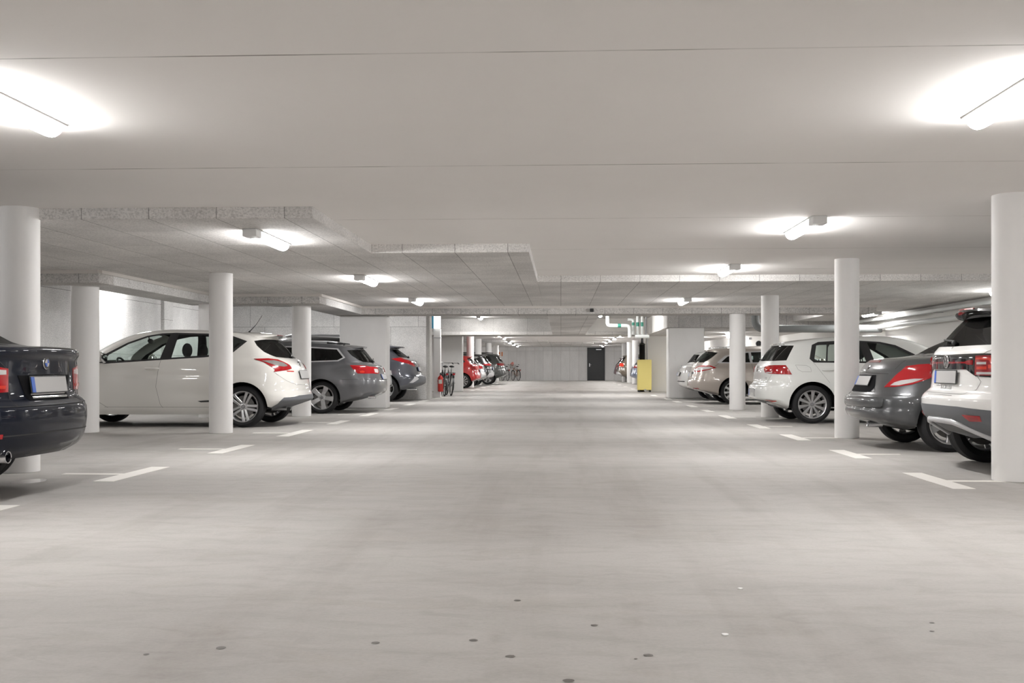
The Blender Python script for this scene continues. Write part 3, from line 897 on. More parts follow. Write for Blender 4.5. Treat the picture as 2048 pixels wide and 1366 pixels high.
        for xw in (sp['xr'], sp['xf']):
            yw = sp['track'] - w/2
            for sg in (1, -1):
                if first is None:
                    t = tyre.build('wheel', M_rubber, s.root, smooth=35); first = (t, rim.build('rim', style.get('mat', M_alloy), t, smooth=35), cap.build('hub_cap', style.get('capmat', M_hub), t, smooth=40), disc.build('brake_disc', M_disc, t, smooth=40))
                else:
                    t = first[0].copy(); COL.objects.link(t)
                    for q in first[1:]:
                        c = q.copy(); COL.objects.link(c); c.parent = t
                t.location = (xw, sg*yw, R0); t.rotation_euler = (0, sp.get('wrot', .2)*(1 if sg > 0 else -1), 0 if sg > 0 else PI)
    def interior(s, xs=1.95, zs=.0, full=True, bench=True):
        sp = s.sp; z = zs
        def seat(x, y, w):
            m = MB()
            m.box(x-.02, x+.48, y-w/2, y+w/2, .30+z, .50+z)
            q = empty('seat', parent=s.root)
            m.build('seat_cushion', M_seat, q, bevel=.05, smooth=60)
            m = MB(); c, d = math.cos(.35), math.sin(.35)
            b = [(0, 0), (.12, 0), (.10, .58), (.02, .60)]
            m.prism([(x + px - pz*d, .46+z + pz*c) for px, pz in b], y-w/2+.01, y+w/2-.01).build('backrest', M_seat, q, bevel=.045, smooth=60)
            hx, hz = x - .62*d + .03, .46+z + .62*c
            n = 1 if w < .7 else 3
            for k in range(n):
                yy = y + (k - (n-1)/2)*.46
                hm = MB(); hm.ellipsoid((hx-.03, yy, hz+.14), (.068, .145, .115), 14, 8)
                for sg in (1, -1): hm.tube([(hx, yy+sg*.06, hz-.05), (hx-.03, yy+sg*.06, hz+.10)], .008, 6)
                hm.build('headrest', M_seat, q, smooth=60)
        for sg in (1, -1): seat(xs, sg*.37, .50)
        if bench: seat(xs-.85, 0, 1.25)
        if full:
            m = MB(); m.prism([(xs+.95, .60), (xs+.98, .90+z), (xs+1.05, .98+z), (xs+1.45, .99+z), (xs+1.5, .60)], -.70, .70); m.build('dashboard', M_lining, s.root, bevel=.04, smooth=60)
            sw = MB(); cx, cz = xs+.80, .90+z; c, d = math.cos(.45), math.sin(.45)
            pts = [(cx + .185*math.sin(t)*d, .37*s.sp.get('drive', 1) + .185*math.cos(t), cz + .185*math.sin(t)*c) for t in np.linspace(0, 2*PI, 28, endpoint=False)]
            sw.tube(pts, .016, 8, closed=True)
            sw.tube([pts[0], pts[14]], .014, 6); sw.tube([(cx, .37*s.sp.get('drive', 1), cz), pts[21]], .014, 6)
            sw.tube([(cx, .37*s.sp.get('drive', 1), cz), (cx+.22, .37*s.sp.get('drive', 1), cz-.08)], .03, 8)
            sw.build('steering_wheel', M_black, s.root, smooth=50)
            rm = MB().ellipsoid((xs+.52, 0, 1.34+z), (.02, .12, .038), 14, 8); rm.tube([(xs+.54, 0, 1.35+z), (xs+.55, 0, 1.43+z)], .01, 6); rm.build('rear_view_mirror', M_black, s.root, smooth=60)
        MB().box(.9, xs+1.5, -.62, .62, .26, .34).build('cabin_floor', M_lining, s.root)
        # parcel shelf / seat back block so that one cannot see the empty boot
    def mirror_pair(s, x, z, mat, w=.19, h=.135):
        for sg in (1, -1):
            p, n = s.sh.at(S(x, z-.05)); y = p.y
            m = MB(); m.ellipsoid((x+.02, sg*(y+.135), z+.01), (.085, w*.55, h*.56), 18, 10)
            m.tube([(x+.03, sg*(y-.02), z-.05), (x+.03, sg*(y+.07), z-.03)], [.035, .03], 10)
            o = m.build('wing_mirror', mat, s.root, smooth=60)
            MB().ellipsoid((x-.052, sg*(y+.135), z+.01), (.018, w*.47, h*.45), 14, 8).build('mirror_glass', M_chrome, o, smooth=60)
            MB().ellipsoid((x+.015, sg*(y+.13), z-.055), (.07, w*.45, .02), 14, 6).build('mirror_base', M_black, o, smooth=60)
    def handles(s, pts, mat, l=.20, h=.026):
        for x, z in pts:
            for sg in (1, -1):
                P = []
                for t in np.linspace(-1, 1, 9):
                    p, n = s.sh.at(S(x + t*l/2, z)); P.append((p.x, sg*(p.y + .004 + .030*(1 - t**4)), p.z))
                m = MB().tube(P, [h*.3] + [h*.5]*7 + [h*.3], 10); m.build('door_handle', mat, s.root, smooth=60)
    def tube_on(s, name, pts, r, mat, off=.0, seg=10):
        """a round bar following the shell, mirrored on both sides"""
        for sg in (1, -1):
            P = []
            for q in pts:
                p, n = s.sh.at(q); p = p + n*off; P.append((p.x, sg*p.y, p.z))
            MB().tube(P, r, seg).build(name, mat, s.root, smooth=60)
    def bar(s, name, pts, r, mat, seg=8):
        return MB().tube(pts, r, seg).build(name, mat, s.root, smooth=60)
    def spoiler(s, prof, ymax, bow, drop, mat, name='roof_spoiler'):
        m = MB(); n = len(prof); ys = np.linspace(-1, 1, 21); vs = []
        xm = max(a for a, b in prof)
        for t in ys:
            e = abs(t)**3
            for a, b in prof:
                k = (xm - a)/(xm - min(q for q, w_ in prof))
                vs.append((a + bow*t*t*k + .10*k*e*abs(t)**6, t*ymax, b - drop*t*t))
        fs = [(i*n+j, i*n+(j+1) % n, (i+1)*n+(j+1) % n, (i+1)*n+j) for i in range(20) for j in range(n)]
        fs += [tuple(range(n)), tuple(20*n+j for j in range(n))[::-1]]
        return m.add(vs, fs).build(name, mat, s.root, smooth=50)
    def badge(s, z, r, kind, y=0., out=.004):
        p, n = s.sh.at(R(max(y, 0.0), z)); a = math.atan2(n.z, -n.x)
        e = empty('badge', parent=s.root)
        e.location = p + n*out; e.rotation_euler = (0, a, 0)
        # local: faces -x, y to the viewer's left, z up
        ring = MB(); T = np.linspace(0, 2*PI, 28, endpoint=False)
        if kind == 'glyph':
            m = MB()
            m.tube([(0, r*.1, -r), (0, r*.35, -r*.2), (0, -r*.1, r*.3), (0, r*.3, r*.9)], r*.14, 6)
            m.tube([(0, -r*.1, r*.3), (0, -r*.55, r*.5), (0, -r*.5, r*.9)], r*.11, 6)
            m.tube([(0, r*.3, -r*.3), (0, -r*.4, -r*.3), (0, -r*.5, -r*.9)], r*.12, 6)
            m.build('emblem', M_chrome, e, smooth=50); return e
        ring.tube([(0, r*math.cos(t), r*math.sin(t)) for t in T], r*.12, 8, closed=True)
        o = ring.build('emblem_ring', M_chrome, e, smooth=60)
        MB().lathe([(0, .002), (r, .002), (r, -.006), (0, -.006)], 28, 'x').build('emblem_disc', M_black if kind != 'w' else M_chrome, o, smooth=30)
        q = MB()
        if kind == 'quarter':
            for k, mt in ((0, M_clear), (1, M_blue), (2, M_clear), (3, M_blue)):
                A = np.linspace(k*PI/2, (k+1)*PI/2, 8); b = MB()
                pl = [(0, 0)] + [(.64*r*math.cos(t), .64*r*math.sin(t)) for t in A]
                b.prism(pl, -.0095, .0, 'x').build('emblem_quarter', mt, o)
        elif kind == 'letters':
            q.tube([(-.004, -r*.45, r*.82), (-.004, 0, r*.08), (-.004, r*.45, r*.82)], r*.10, 6)
            q.tube([(-.004, -r*.86, r*.30), (-.004, -r*.42, -r*.78), (-.004, 0, -r*.02), (-.004, r*.42, -r*.78), (-.004, r*.86, r*.30)], r*.10, 6)
            q.build('emblem_letters', M_chrome, o, smooth=50)
        elif kind == 'oval':
            q.tube([(-.003, -r, 0), (-.003, r, 0)], r*.16, 6); q.build('emblem_bar', M_chrome, o, smooth=50)
        return e
    def text(s, body, z, y, size, mat, depth=.0012):
        p, n = s.sh.at(R(abs(y), z)); a = math.atan2(n.z, -n.x)
        cu = bpy.data.curves.new('lettering', 'FONT'); cu.body = body; cu.size = size; cu.extrude = depth; cu.space_character = 1.12; cu.align_x = 'CENTER'; cu.align_y = 'CENTER'; cu.resolution_u = 2
        tmp = bpy.data.objects.new('lettering', cu); COL.objects.link(tmp)
        bpy.context.view_layer.update()
        me = bpy.data.meshes.new_from_object(tmp.evaluated_get(bpy.context.evaluated_depsgraph_get()))
        bpy.data.objects.remove(tmp); me.materials.clear(); me.materials.append(mat)
        # text plane x,y -> viewed from behind: right is -y, up is z, outward is -x
        rot = Matrix(((0, 0, -1), (-1, 0, 0), (0, 1, 0))).to_4x4()
        me.transform(rot)
        o = bpy.data.objects.new('lettering', me); COL.objects.link(o); o.parent = s.root
        sg = 1 if y >= 0 else -1
        nn = Vector((n.x, n.y*sg, n.z)); pp = Vector((p.x, p.y*sg, p.z)) + nn*.003
        o.location = pp; o.rotation_euler = (0, a, math.atan2(nn.y, -nn.x)*-1)
        return o
    def wiper(s, z, y0=0., y1=.34, dz=.02, mat=None):
        m = MB(); P = []
        for t in np.linspace(0, 1, 6):
            y = y0 + (y1-y0)*t; p, n = s.sh.at(R(abs(y), z + dz*t)); q = p + n*.022
            P.append((q.x, math.copysign(q.y, y) if y else 0, q.z))
        m.tube(P, .009, 6)
        p, n = s.sh.at(R(abs(y0), z-.01)); m.ellipsoid((p.x + n.x*.015, y0, p.z + n.z*.015), (.026, .028, .02), 12, 8)
        return m.build('wiper', mat or M_black, s.root, smooth=60)
    def exhaust(s, x, y, z, r=.035, l=.25, mat=None, both=False):
        for sg in ((1, -1) if both else (1,)):
            MB().lathe([(r*.8, .02), (r*.85, -.0), (r, -.002), (r, l), (r*.8, l)], 20, 'x', (x, sg*y, z)).build('exhaust_pipe', mat or M_chrome, s.root, smooth=40)

def place(root, side, Xr, Y, yaw=0.):
    """rear bumper at X = Xr; cars on the left face away towards -X, those on the right towards +X"""
    root.location = (Xr, Y, 0); root.rotation_euler = (0, 0, (PI if side == 'L' else 0) + yaw)
P_navy = paint('midnight_navy_paint', (.006, .008, .015), 0., .5, .55, .06)
P_white = paint('pearl_white_paint', (.74, .725, .69))
P_white2 = paint('pure_white_paint', (.74, .75, .73))
P_white3 = paint('bright_white_paint', (.78, .775, .76))
P_char = paint('charcoal_metallic_paint', (.13, .132, .14), .5, .3)
P_silver = paint('silver_metallic_paint', (.42, .42, .42), .6, .3)
P_blueg = paint('blue_grey_metallic_paint', (.10, .105, .125), .6, .3)
P_red = paint('red_paint', (.50, .012, .012))
P_black = paint('black_paint', (.012, .012, .013))
P_grey = paint('graphite_metallic_paint', (.075, .078, .082), .5, .3, .8)
P_dgrey = paint('iron_grey_metallic_paint', (.075, .08, .078), .5, .3)
P_beige = paint('beige_metallic_paint', (.44, .395, .355), .5, .32)
P_blue = paint('slate_blue_metallic_paint', (.22, .25, .33), .6, .3)
P_bronze = paint('bronze_metallic_paint', (.16, .135, .105), .6, .3)
P_maroon = paint('dark_maroon_paint', (.055, .016, .018))

def arc_s(x, z, r, a0, a1, n): return [S(x + r*math.cos(t), z + r*math.sin(t)) for t in np.linspace(a0, a1, n)]
FIVE = dict(n=5, kind='single', hub=.062, wi=.030, wo=.047, waist=.85)
FIVED = dict(n=5, kind='double', hub=.060, wi=.016, wo=.021, spread=.030)
TEN = dict(n=10, kind='single', hub=.060, wi=.014, wo=.031, waist=.95)
MULTI = dict(n=14, kind='single', hub=.055, wi=.009, wo=.011)
SIXV = dict(n=6, kind='vee', hub=.06, wi=.013, wo=.014, spread=.07)

# ---------------------------------------------------------------- navy saloon
r = empty('car', label='navy blue saloon with its boot and blank plate towards the lane', cat='car')
sp = dict(paint=P_navy,
  rear=[(.22,.14),(.28,.07),(.34,.035),(.45,.01),(.56,0),(.63,.005),(.68,.045),(.71,.085),(.80,.095),(.90,.10),(.97,.10),(1.02,.075),(1.05,.07),(1.064,.085),(1.074,.13),(1.082,.28),(1.09,.45),(1.20,.72),(1.30,1.0),(1.39,1.34),(1.44,1.75),(1.464,2.3)],
  front=[(.22,4.6),(.3,4.8),(.5,4.89),(.7,4.85),(.8,4.65),(.88,4.3),(.94,3.9),(.98,3.65),(1.1,3.4),(1.3,2.95),(1.42,2.6),(1.464,2.4)],
  ra=[(.22,.46),(.6,.46),(.72,.40),(.9,.35),(1.05,.34),(1.09,.34),(1.3,.3),(1.464,.2)], fa=[(.22,.7),(.8,.8),(1.0,.5),(1.464,.2)],
  width=[(.22,.83),(.3,.885),(.45,.918),(.6,.93),(.72,.922),(.80,.925),(.93,.905),(1.0,.88),(1.05,.845),(1.07,.80),(1.10,.76),(1.25,.69),(1.36,.62),(1.42,.50),(1.45,.34),(1.464,.2)],
  bottom=[(0,.30),(.25,.285),(.7,.23),(1.4,.19),(3.5,.18),(4.9,.2)], bottom_arch=.25,
  xr=1.08, xf=4.05, wr=.335, ar=.375, track=.90, tw=.245, rim=.235, taper=(.055,.06), cowl=3.9, n=2.7, wrot=.9,
  zones=[
   dict(name='tail_light', key='tl', mat=M_red, off=.006, pts=[R(.475,.915),R(.485,.755),R(.62,.752),S(.42,.765),S(.60,.84),S(.66,.925),S(.40,.945),R(.68,.94)]),
   dict(name='lamp_strip', under='tl', mat=M_redor, off=.010, pts=[R(.51,.80),R(.515,.778),R(.60,.778),S(.36,.79),S(.36,.812),R(.60,.80)]),
   dict(name='lamp_strip', under='tl', mat=M_clear, off=.009, pts=[R(.50,.905),R(.50,.875),R(.62,.872),R(.70,.88),R(.70,.905),R(.62,.912)]),
   dict(name='rear_window', sides='mid', mat=M_glass_m, pts=[R(0,1.385),R(.45,1.37),R(.58,1.12),R(.50,1.10),R(0,1.097)]),
   dict(name='window_frame', key='wf', mat=M_black, pts=[S(1.30,1.10),S(1.55,1.33),S(1.9,1.40),S(2.5,1.40),S(2.85,1.30),S(3.35,1.02),S(3.1,1.0),S(1.8,1.04)]),
   dict(name='side_window', under='wf', mat=M_glass_d, pts=[S(1.38,1.10),S(1.60,1.32),S(1.9,1.375),S(2.2,1.38),S(2.2,1.04),S(1.8,1.06)]),
   dict(name='side_window', under='wf', mat=M_glass, pts=[S(2.28,1.04),S(2.28,1.375),S(2.5,1.375),S(2.82,1.285),S(3.22,1.05),S(3.1,1.03)]),
  ])
c = Car(sp, r); c.shell_parts(); c.wheels(dict(FIVED)); c.interior(2.25)
c.decal('plate_recess', [R(0,.872),R(.375,.868),R(.285,.69),R(0,.688)], M_hole, .006, 'mid')  # flat patch; the shade of the plate recess put into its black
c.plate(.80, out=.016, tilt=.15)
for nm, zz, hw, rr_, mt in (('chrome_strip', .733, .24, .007, M_clear), ('boot_handle', .700, .255, .012, M_chrome)):
    P = []
    for y in np.linspace(-hw, hw, 13):
        q, n = c.sh.at(R(abs(y), zz)); q = q + n*.014; P.append((q.x, y, q.z))
    c.bar(nm, P, rr_, mt)
c.badge(.955, .043, 'quarter')
c.gaps([[R(0,.655),R(.5,.657),S(.34,.665),S(.70,.67)], [R(.47,.92),R(.48,.66)], [R(.478,.91),R(.60,1.0),S(.34,1.05)], [S(2.2,1.0),S(2.24,.6),S(2.22,.28)], [S(1.25,1.06),S(1.32,.80),S(1.50,.6)]])
c.decal('bumper_crease', [R(0,.47),R(.5,.465),S(.30,.46),S(.30,.452),R(.5,.457),R(0,.462)], M_gap, .002, 'mid')
c.decal('reflector', [R(.62,.475),R(.62,.445),S(.22,.45),S(.25,.475)], M_red, .006, 'left')
c.exhaust(.10, .52, .315, .042)
c.handles([(1.62,.93),(2.55,.91)], P_navy); c.mirror_pair(3.2, 1.07, P_navy)
c.bar('window_chrome', [(1.28,.775,1.085),(1.5,.69,1.31),(1.9,.63,1.395)], .006, M_chrome)
place(r, 'L', -3.64, 7.5)

# ---------------------------------------------------------------- white hatchback with boomerang lamps
r = empty('car', label='white hatchback with arrow-shaped red tail lamps and a roof spoiler', cat='car')
sp = dict(paint=P_white,
  rear=[(.20,.42),(.27,.18),(.33,.08),(.40,.04),(.48,.05),(.56,.085),(.66,.10),(.76,.12),(.86,.15),(.95,.195),(1.02,.25),(1.06,.31),(1.09,.37),(1.20,.45),(1.31,.55),(1.37,.615),(1.41,.70),(1.44,.83),(1.462,.98),(1.48,1.15),(1.498,1.42),(1.512,1.8),(1.52,2.1)],
  front=[(.20,4.15),(.3,4.34),(.5,4.39),(.7,4.33),(.82,4.15),(.90,3.95),(.97,3.68),(1.02,3.54),(1.13,3.36),(1.32,3.03),(1.45,2.70),(1.50,2.45),(1.52,2.3)],
  ra=[(.20,.43),(.45,.50),(.75,.52),(1.0,.49),(1.09,.40),(1.31,.33),(1.38,.30),(1.43,.25),(1.52,.2)], fa=[(.2,.7),(.8,.8),(1.0,.55),(1.13,.36),(1.3,.32),(1.52,.25)],
  width=[(.20,.80),(.28,.845),(.42,.872),(.55,.885),(.70,.888),(.82,.884),(.93,.872),(1.0,.848),(1.06,.815),(1.15,.775),(1.30,.70),(1.40,.64),(1.45,.585),(1.485,.47),(1.508,.32),(1.52,.15)],
  bottom=[(0,.34),(.2,.32),(.45,.27),(.7,.20),(3.5,.19),(4.4,.22)], bottom_arch=.25,
  xr=.86, xf=3.56, wr=.318, ar=.376, track=.865, rim=.232, tw=.215, taper=(.06,.06), cowl=3.25, flare=.022, gapmat=M_gapl,
  dents=[(2.2,.80,.9,.05,-.008),(1.6,.52,.5,.09,-.014)],
  zones=[
   dict(name='rear_window', sides='mid', mat=M_glass_m, pts=[R(0,1.36),R(.40,1.355),R(.52,1.345),S(.745,1.325),S(.69,1.25),S(.58,1.155),S(.50,1.11),R(.55,1.075),R(.3,1.062),R(0,1.058)]),
   dict(name='tail_light', key='tl', mat=M_red, off=.008, pts=[S(.70,1.045),S(.50,1.052),R(.62,1.035),R(.54,.99),R(.47,.955),R(.45,.925),R(.46,.895),R(.58,.875),S(.40,.848),S(.385,.88),S(.43,.925),S(.55,.995)]),
   dict(name='lamp_lens', under='tl', mat=M_lensgrey, off=.012, pts=[S(.58,1.015),S(.42,1.02),R(.60,.99),R(.54,.955),R(.54,.935),R(.62,.925),S(.36,.935),S(.46,.975)]),
   dict(name='bumper_trim', sides='mid', mat=M_greyplastic, off=.006, pts=[R(0,.485),R(.45,.48),R(.58,.462),S(.25,.455),S(.34,.36),S(.48,.285),S(.48,.262),R(.6,.25),R(0,.25)]),
   dict(name='window_frame', key='wf', mat=M_black, pts=[S(.84,1.32),S(1.09,1.405),S(1.46,1.44),S(2.0,1.455),S(2.2,1.445),S(2.42,1.405),S(2.70,1.30),S(3.02,1.12),S(3.16,1.0),S(3.10,.965),S(2.13,1.03),S(1.46,1.07),S(1.06,1.12)]),
   dict(name='side_window', under='wf', mat=M_glass_d, pts=[S(.90,1.315),S(1.08,1.375),S(1.10,1.15)]),
   dict(name='side_window', under='wf', mat=M_glass, pts=[S(1.17,1.13),S(1.16,1.39),S(1.46,1.415),S(1.925,1.428),S(1.975,1.065),S(1.46,1.10)]),
   dict(name='side_window', under='wf', mat=M_glass, pts=[S(2.15,1.055),S(2.06,1.428),S(2.2,1.420),S(2.40,1.382),S(2.68,1.275),S(2.96,1.11),S(3.03,.995)]),
   windscreen(1.03, 1.45, .76, .56),
   dict(name='sill_strip', mat=P_white, pts=[S(1.3,.30),S(3.1,.30),S(3.1,.295),S(1.3,.295)]),
  ])
c = Car(sp, r); c.shell_parts(); c.wheels(dict(FIVED, rot=-PI/2, wi=.018, wo=.024, spread=.036, dish=.02)); c.interior(2.1)
c.plate(.80, w=.50, h=.125, out=.004, band=False)
c.badge(.97, .045, 'oval')
c.decal('lettering_strip', [R(.42,.86),R(.60,.865),R(.60,.85),R(.42,.845)], M_redor, .004, 'left')
c.gaps([[S(1.06,1.12),S(1.02,1.02),S(1.06,.86),S(1.15,.66)], [S(2.13,1.03),S(2.16,.85),S(2.19,.62),S(2.13,.35),S(2.09,.30)], [S(3.1,.97),S(3.2,.7),S(3.1,.4),S(2.95,.3)], [S(1.18,.31),S(3.0,.31)], [R(0,.64),R(.45,.65),S(.22,.70),S(.40,.85)]], .005)
c.spoiler([(1.0,1.482),(.78,1.468),(.60,1.45),(.51,1.432),(.50,1.418),(.55,1.402),(.68,1.372),(1.0,1.40)], .56, .17, .045, P_white)
MB().tube([(.505,-.16,1.425),(.498,0,1.427),(.505,.16,1.425)], .007, 6).build('brake_lamp', M_reddark, r)
c.wiper(1.075, 0, -.36, .06)
c.handles([(2.25,.90),(1.2,.93)], P_white, .22, .034); c.mirror_pair(3.0, 1.05, P_white, .24, .175)
c.bar('antenna', [(1.02,0,1.475),(.99,0,1.505),(.90,0,1.60),(.80,0,1.75)], [.018,.008,.004,.003], M_black)
c.decal('mud_flap', [S(1.32,.42),S(1.55,.405),S(1.5,.385),S(1.33,.39)], M_black, .003)
c.exhaust(.32, .35, .27, .03, .3, M_steel)
place(r, 'L', -3.98, 16.7)

# ---------------------------------------------------------------- charcoal estate
def estate(paint_, L=4.75, W=.92, Ht=1.47, xr=1.10, wb=2.705, wr=.315):
    k = Ht/1.47
    return dict(paint=paint_,
      rear=[(.20,.50),(.26,.22),(.32,.09),(.42,.02),(.55,0),(.68,.012),(.76,.04),(.84,.06),(.92,.09),(.97,.16),(1.0,.235),(1.03,.27),(1.12,.345),(1.22,.42),(1.285,.48),(1.325,.58),(1.35,.70),(1.378,.88),(1.41,1.2),(1.44,1.7),(1.465,2.2)],
      front=[(.20,L-.3),(.3,L-.06),(.5,L),(.7,L-.05),(.82,L-.25),(.90,L-.55),(.95,L-.95),(.99,L-1.2),(1.1,L-1.4),(1.3,L-1.85),(1.42,L-2.15),(1.465,L-2.4)],
      ra=[(.20,.45),(.5,.52),(.8,.52),(1.0,.45),(1.05,.40),(1.25,.36),(1.32,.30),(1.465,.25)], fa=[(.2,.7),(.8,.8),(1.0,.5),(1.465,.25)],
      width=[(.20,W-.10),(.28,W-.05),(.42,W-.02),(.6,W),(.75,W),(.86,W-.008),(.95,W-.03),(1.02,W-.07),(1.1,W-.125),(1.25,W-.20),(1.33,W-.255),(1.38,W-.33),(1.42,W-.45),(1.45,W-.60),(1.465,W-.75)],
      bottom=[(0,.31),(.25,.28),(.7,.215),(1.4,.19),(3.5,.18),(L,.2)], bottom_arch=.25,
      xr=xr, xf=xr+wb, wr=wr, ar=wr+.055, track=W-.025, tw=.225, rim=.235, cowl=L-1.2, taper=(.06,.06))
r = empty('car', label='charcoal grey estate car with chrome window line, in front of a wide white slab pillar', cat='car')
sp = estate(P_char, 4.74, .92, 1.47, 1.12)
sp['dents'] = [(2.6,.66,1.2,.03,.010)]
sp['zones'] = [
   dict(name='rear_window', sides='mid', mat=M_glass_m, pts=[R(0,1.275),R(.52,1.265),S(.66,1.255),S(.56,1.15),S(.44,1.07),R(.60,1.02),R(.4,1.012),R(0,1.01)]),
   dict(name='tail_light', key='tl', mat=M_red, off=.008, pts=[S(.56,.955),S(.30,.945),R(.66,.925),R(.40,.915),R(.36,.905),R(.36,.80),R(.42,.785),R(.62,.79),S(.40,.79),S(.48,.86)]),
   dict(name='lamp_lens', under='tl', mat=M_clear, off=.012, pts=[R(.40,.875),R(.55,.88),R(.55,.81),R(.44,.80),R(.40,.83)]),
   dict(name='lamp_lens', under='tl', mat=M_redor, off=.011, pts=[S(.37,.84),S(.32,.85),S(.28,.83),S(.29,.808),S(.36,.805)]),
   dict(name='window_frame', key='wf', mat=M_plastgrey, pts=[S(.83,1.29),S(1.4,1.325),S(2.2,1.345),S(2.55,1.32),S(2.95,1.19),S(3.35,1.0),S(2.2,1.005),S(1.36,1.015),S(.80,1.035),S(.67,1.105)]),
   dict(name='side_window', under='wf', mat=M_glass_d, pts=[S(.855,1.268),S(1.4,1.300),S(1.42,1.035),S(.82,1.055),S(.715,1.11)]),
   dict(name='side_window', under='wf', mat=M_glass_d, pts=[S(1.50,1.300),S(2.14,1.322),S(2.18,1.025),S(1.50,1.035)]),
   dict(name='side_window', under='wf', mat=M_glass, pts=[S(2.27,1.320),S(2.53,1.298),S(2.92,1.17),S(3.2,1.02),S(2.27,1.025)]),
  ]
c = Car(sp, r); c.shell_parts(); c.wheels(dict(FIVE, rot=-PI/2, dish=.02, wi=.040, wo=.056, waist=.88, hub=.075)); c.interior(2.35)
c.plate(.72, out=-.006)
c.gaps([[S(1.48,1.0),S(1.50,.85),S(1.62,.62)], [S(2.22,1.0),S(2.24,.6),S(2.2,.26)], [R(0,.66),R(.5,.67),S(.30,.68),S(.72,.67)]], .005)
c.decal('diffuser', [R(.35,.40),R(.78,.40),S(.30,.37),S(.42,.285),R(.6,.27),R(.35,.27)], M_greyplastic, .004)
c.exhaust(.10, .58, .325, .04, .14, M_chrome)
c.spoiler([(.95,1.392),(.66,1.373),(.44,1.345),(.39,1.33),(.395,1.318),(.50,1.298),(.95,1.31)], .56, .16, .04, P_char)
c.wiper(1.03, 0, -.36, .05)
c.tube_on('roof_rail', [S(.95,1.385),S(1.1,1.395),S(1.6,1.408),S(2.2,1.415),S(2.5,1.40)], .018, M_plastgrey, .035)
c.tube_on('rail_foot', [S(.80,1.365),S(.88,1.378),S(1.08,1.388)], .022, M_black, .018)
c.handles([(1.65,.88),(2.6,.86)], M_chrome); c.mirror_pair(3.15, 1.05, P_char)
c.badge(.90, .045, 'oval')
place(r, 'L', -3.6, 21.5)

# ---------------------------------------------------------------- sport utility bodies
def utility(paint_, L=4.6, W=.92, Ht=1.66, xr=.95, wb=2.65, wr=.345):
    k = Ht/1.66
    z = lambda v: v*k if v > .8 else v
    rear = [(.26,.40),(.33,.14),(.40,.04),(.50,0),(.62,.01),(.74,.035),(.84,.06),(.95,.08),(1.05,.11),(1.13,.16),(1.17,.20),(1.28,.28),(1.40,.37),(1.48,.44),(1.50,.40),(1.525,.33),(1.545,.35),(1.565,.5),(1.59,.8),(1.62,1.2),(1.645,1.7),(1.66,2.1)]
    front = [(.26,L-.3),(.36,L-.06),(.55,L),(.8,L-.04),(.95,L-.25),(1.03,L-.6),(1.08,L-.95),(1.12,L-1.15),(1.25,L-1.35),(1.45,L-1.75),(1.6,L-2.1),(1.66,L-2.35)]
    width = [(.26,W-.10),(.34,W-.04),(.5,W-.01),(.68,W),(.85,W),(.98,W-.012),(1.08,W-.04),(1.15,W-.08),(1.25,W-.13),(1.42,W-.20),(1.51,W-.245),(1.56,W-.31),(1.61,W-.45),(1.645,W-.62),(1.66,W-.77)]
    return dict(paint=paint_, rear=[(z(a), b) for a, b in rear], front=[(z(a), b) for a, b in front], width=[(z(a), b) for a, b in width],
      ra=[(.2,.42),(.6,.48),(.9,.48),(1.1,.44),(1.2,.38),(1.4,.34),(1.7,.25)], fa=[(.2,.7),(.9,.8),(1.1,.5),(1.7,.25)],
      bottom=[(0,.40),(.25,.36),(.7,.28),(1.4,.25),(3.4,.25),(L,.28)], bottom_arch=.32,
      xr=xr, xf=xr+wb, wr=wr, ar=wr+.06, track=W-.03, tw=.235, rim=.235, cowl=L-1.15, taper=(.06,.06), zc=.5, du=.11), z
def std_windows(z, L, x0=.72, glass=None, frame=None, lo=1.13, hi=1.50):
    return [dict(name='window_frame', key='wf', mat=frame or M_black, pts=[S(x0,z(lo+.12)),S(x0+.14,z(hi-.05)),S(x0+.8,z(hi-.005)),S(L-2.55,z(hi)),S(L-2.1,z(hi-.05)),S(L-1.65,z(hi-.20)),S(L-1.35,z(lo)),S(2.2,z(lo)),S(x0+.18,z(lo+.04))]),
      dict(name='side_window', under='wf', mat=glass or M_glass_d, pts=[S(x0+.05,z(lo+.125)),S(x0+.17,z(hi-.075)),S(x0+.68,z(hi-.035)),S(x0+.68,z(lo+.04)),S(x0+.19,z(lo+.06))]),
      dict(name='side_window', under='wf', mat=glass or M_glass_d, pts=[S(x0+.75,z(lo+.04)),S(x0+.75,z(hi-.035)),S(2.08,z(hi-.03)),S(2.1,z(lo+.03))]),
      dict(name='side_window', under='wf', mat=M_glass, pts=[S(2.2,z(lo+.03)),S(2.18,z(hi-.03)),S(L-2.55,z(hi-.03)),S(L-2.12,z(hi-.08)),S(L-1.67,z(hi-.23)),S(L-1.47,z(lo+.03))])]
def rear_glass(z, lo, hi, y=.62): return dict(name='rear_window', sides='mid', mat=M_glass_d, pts=[R(0,z(hi)),R(y-.10,z(hi-.012)),R(y-.02,z(hi-.06)),R(y,z(lo+.05)),R(y-.08,z(lo)),R(0,z(lo-.01))])

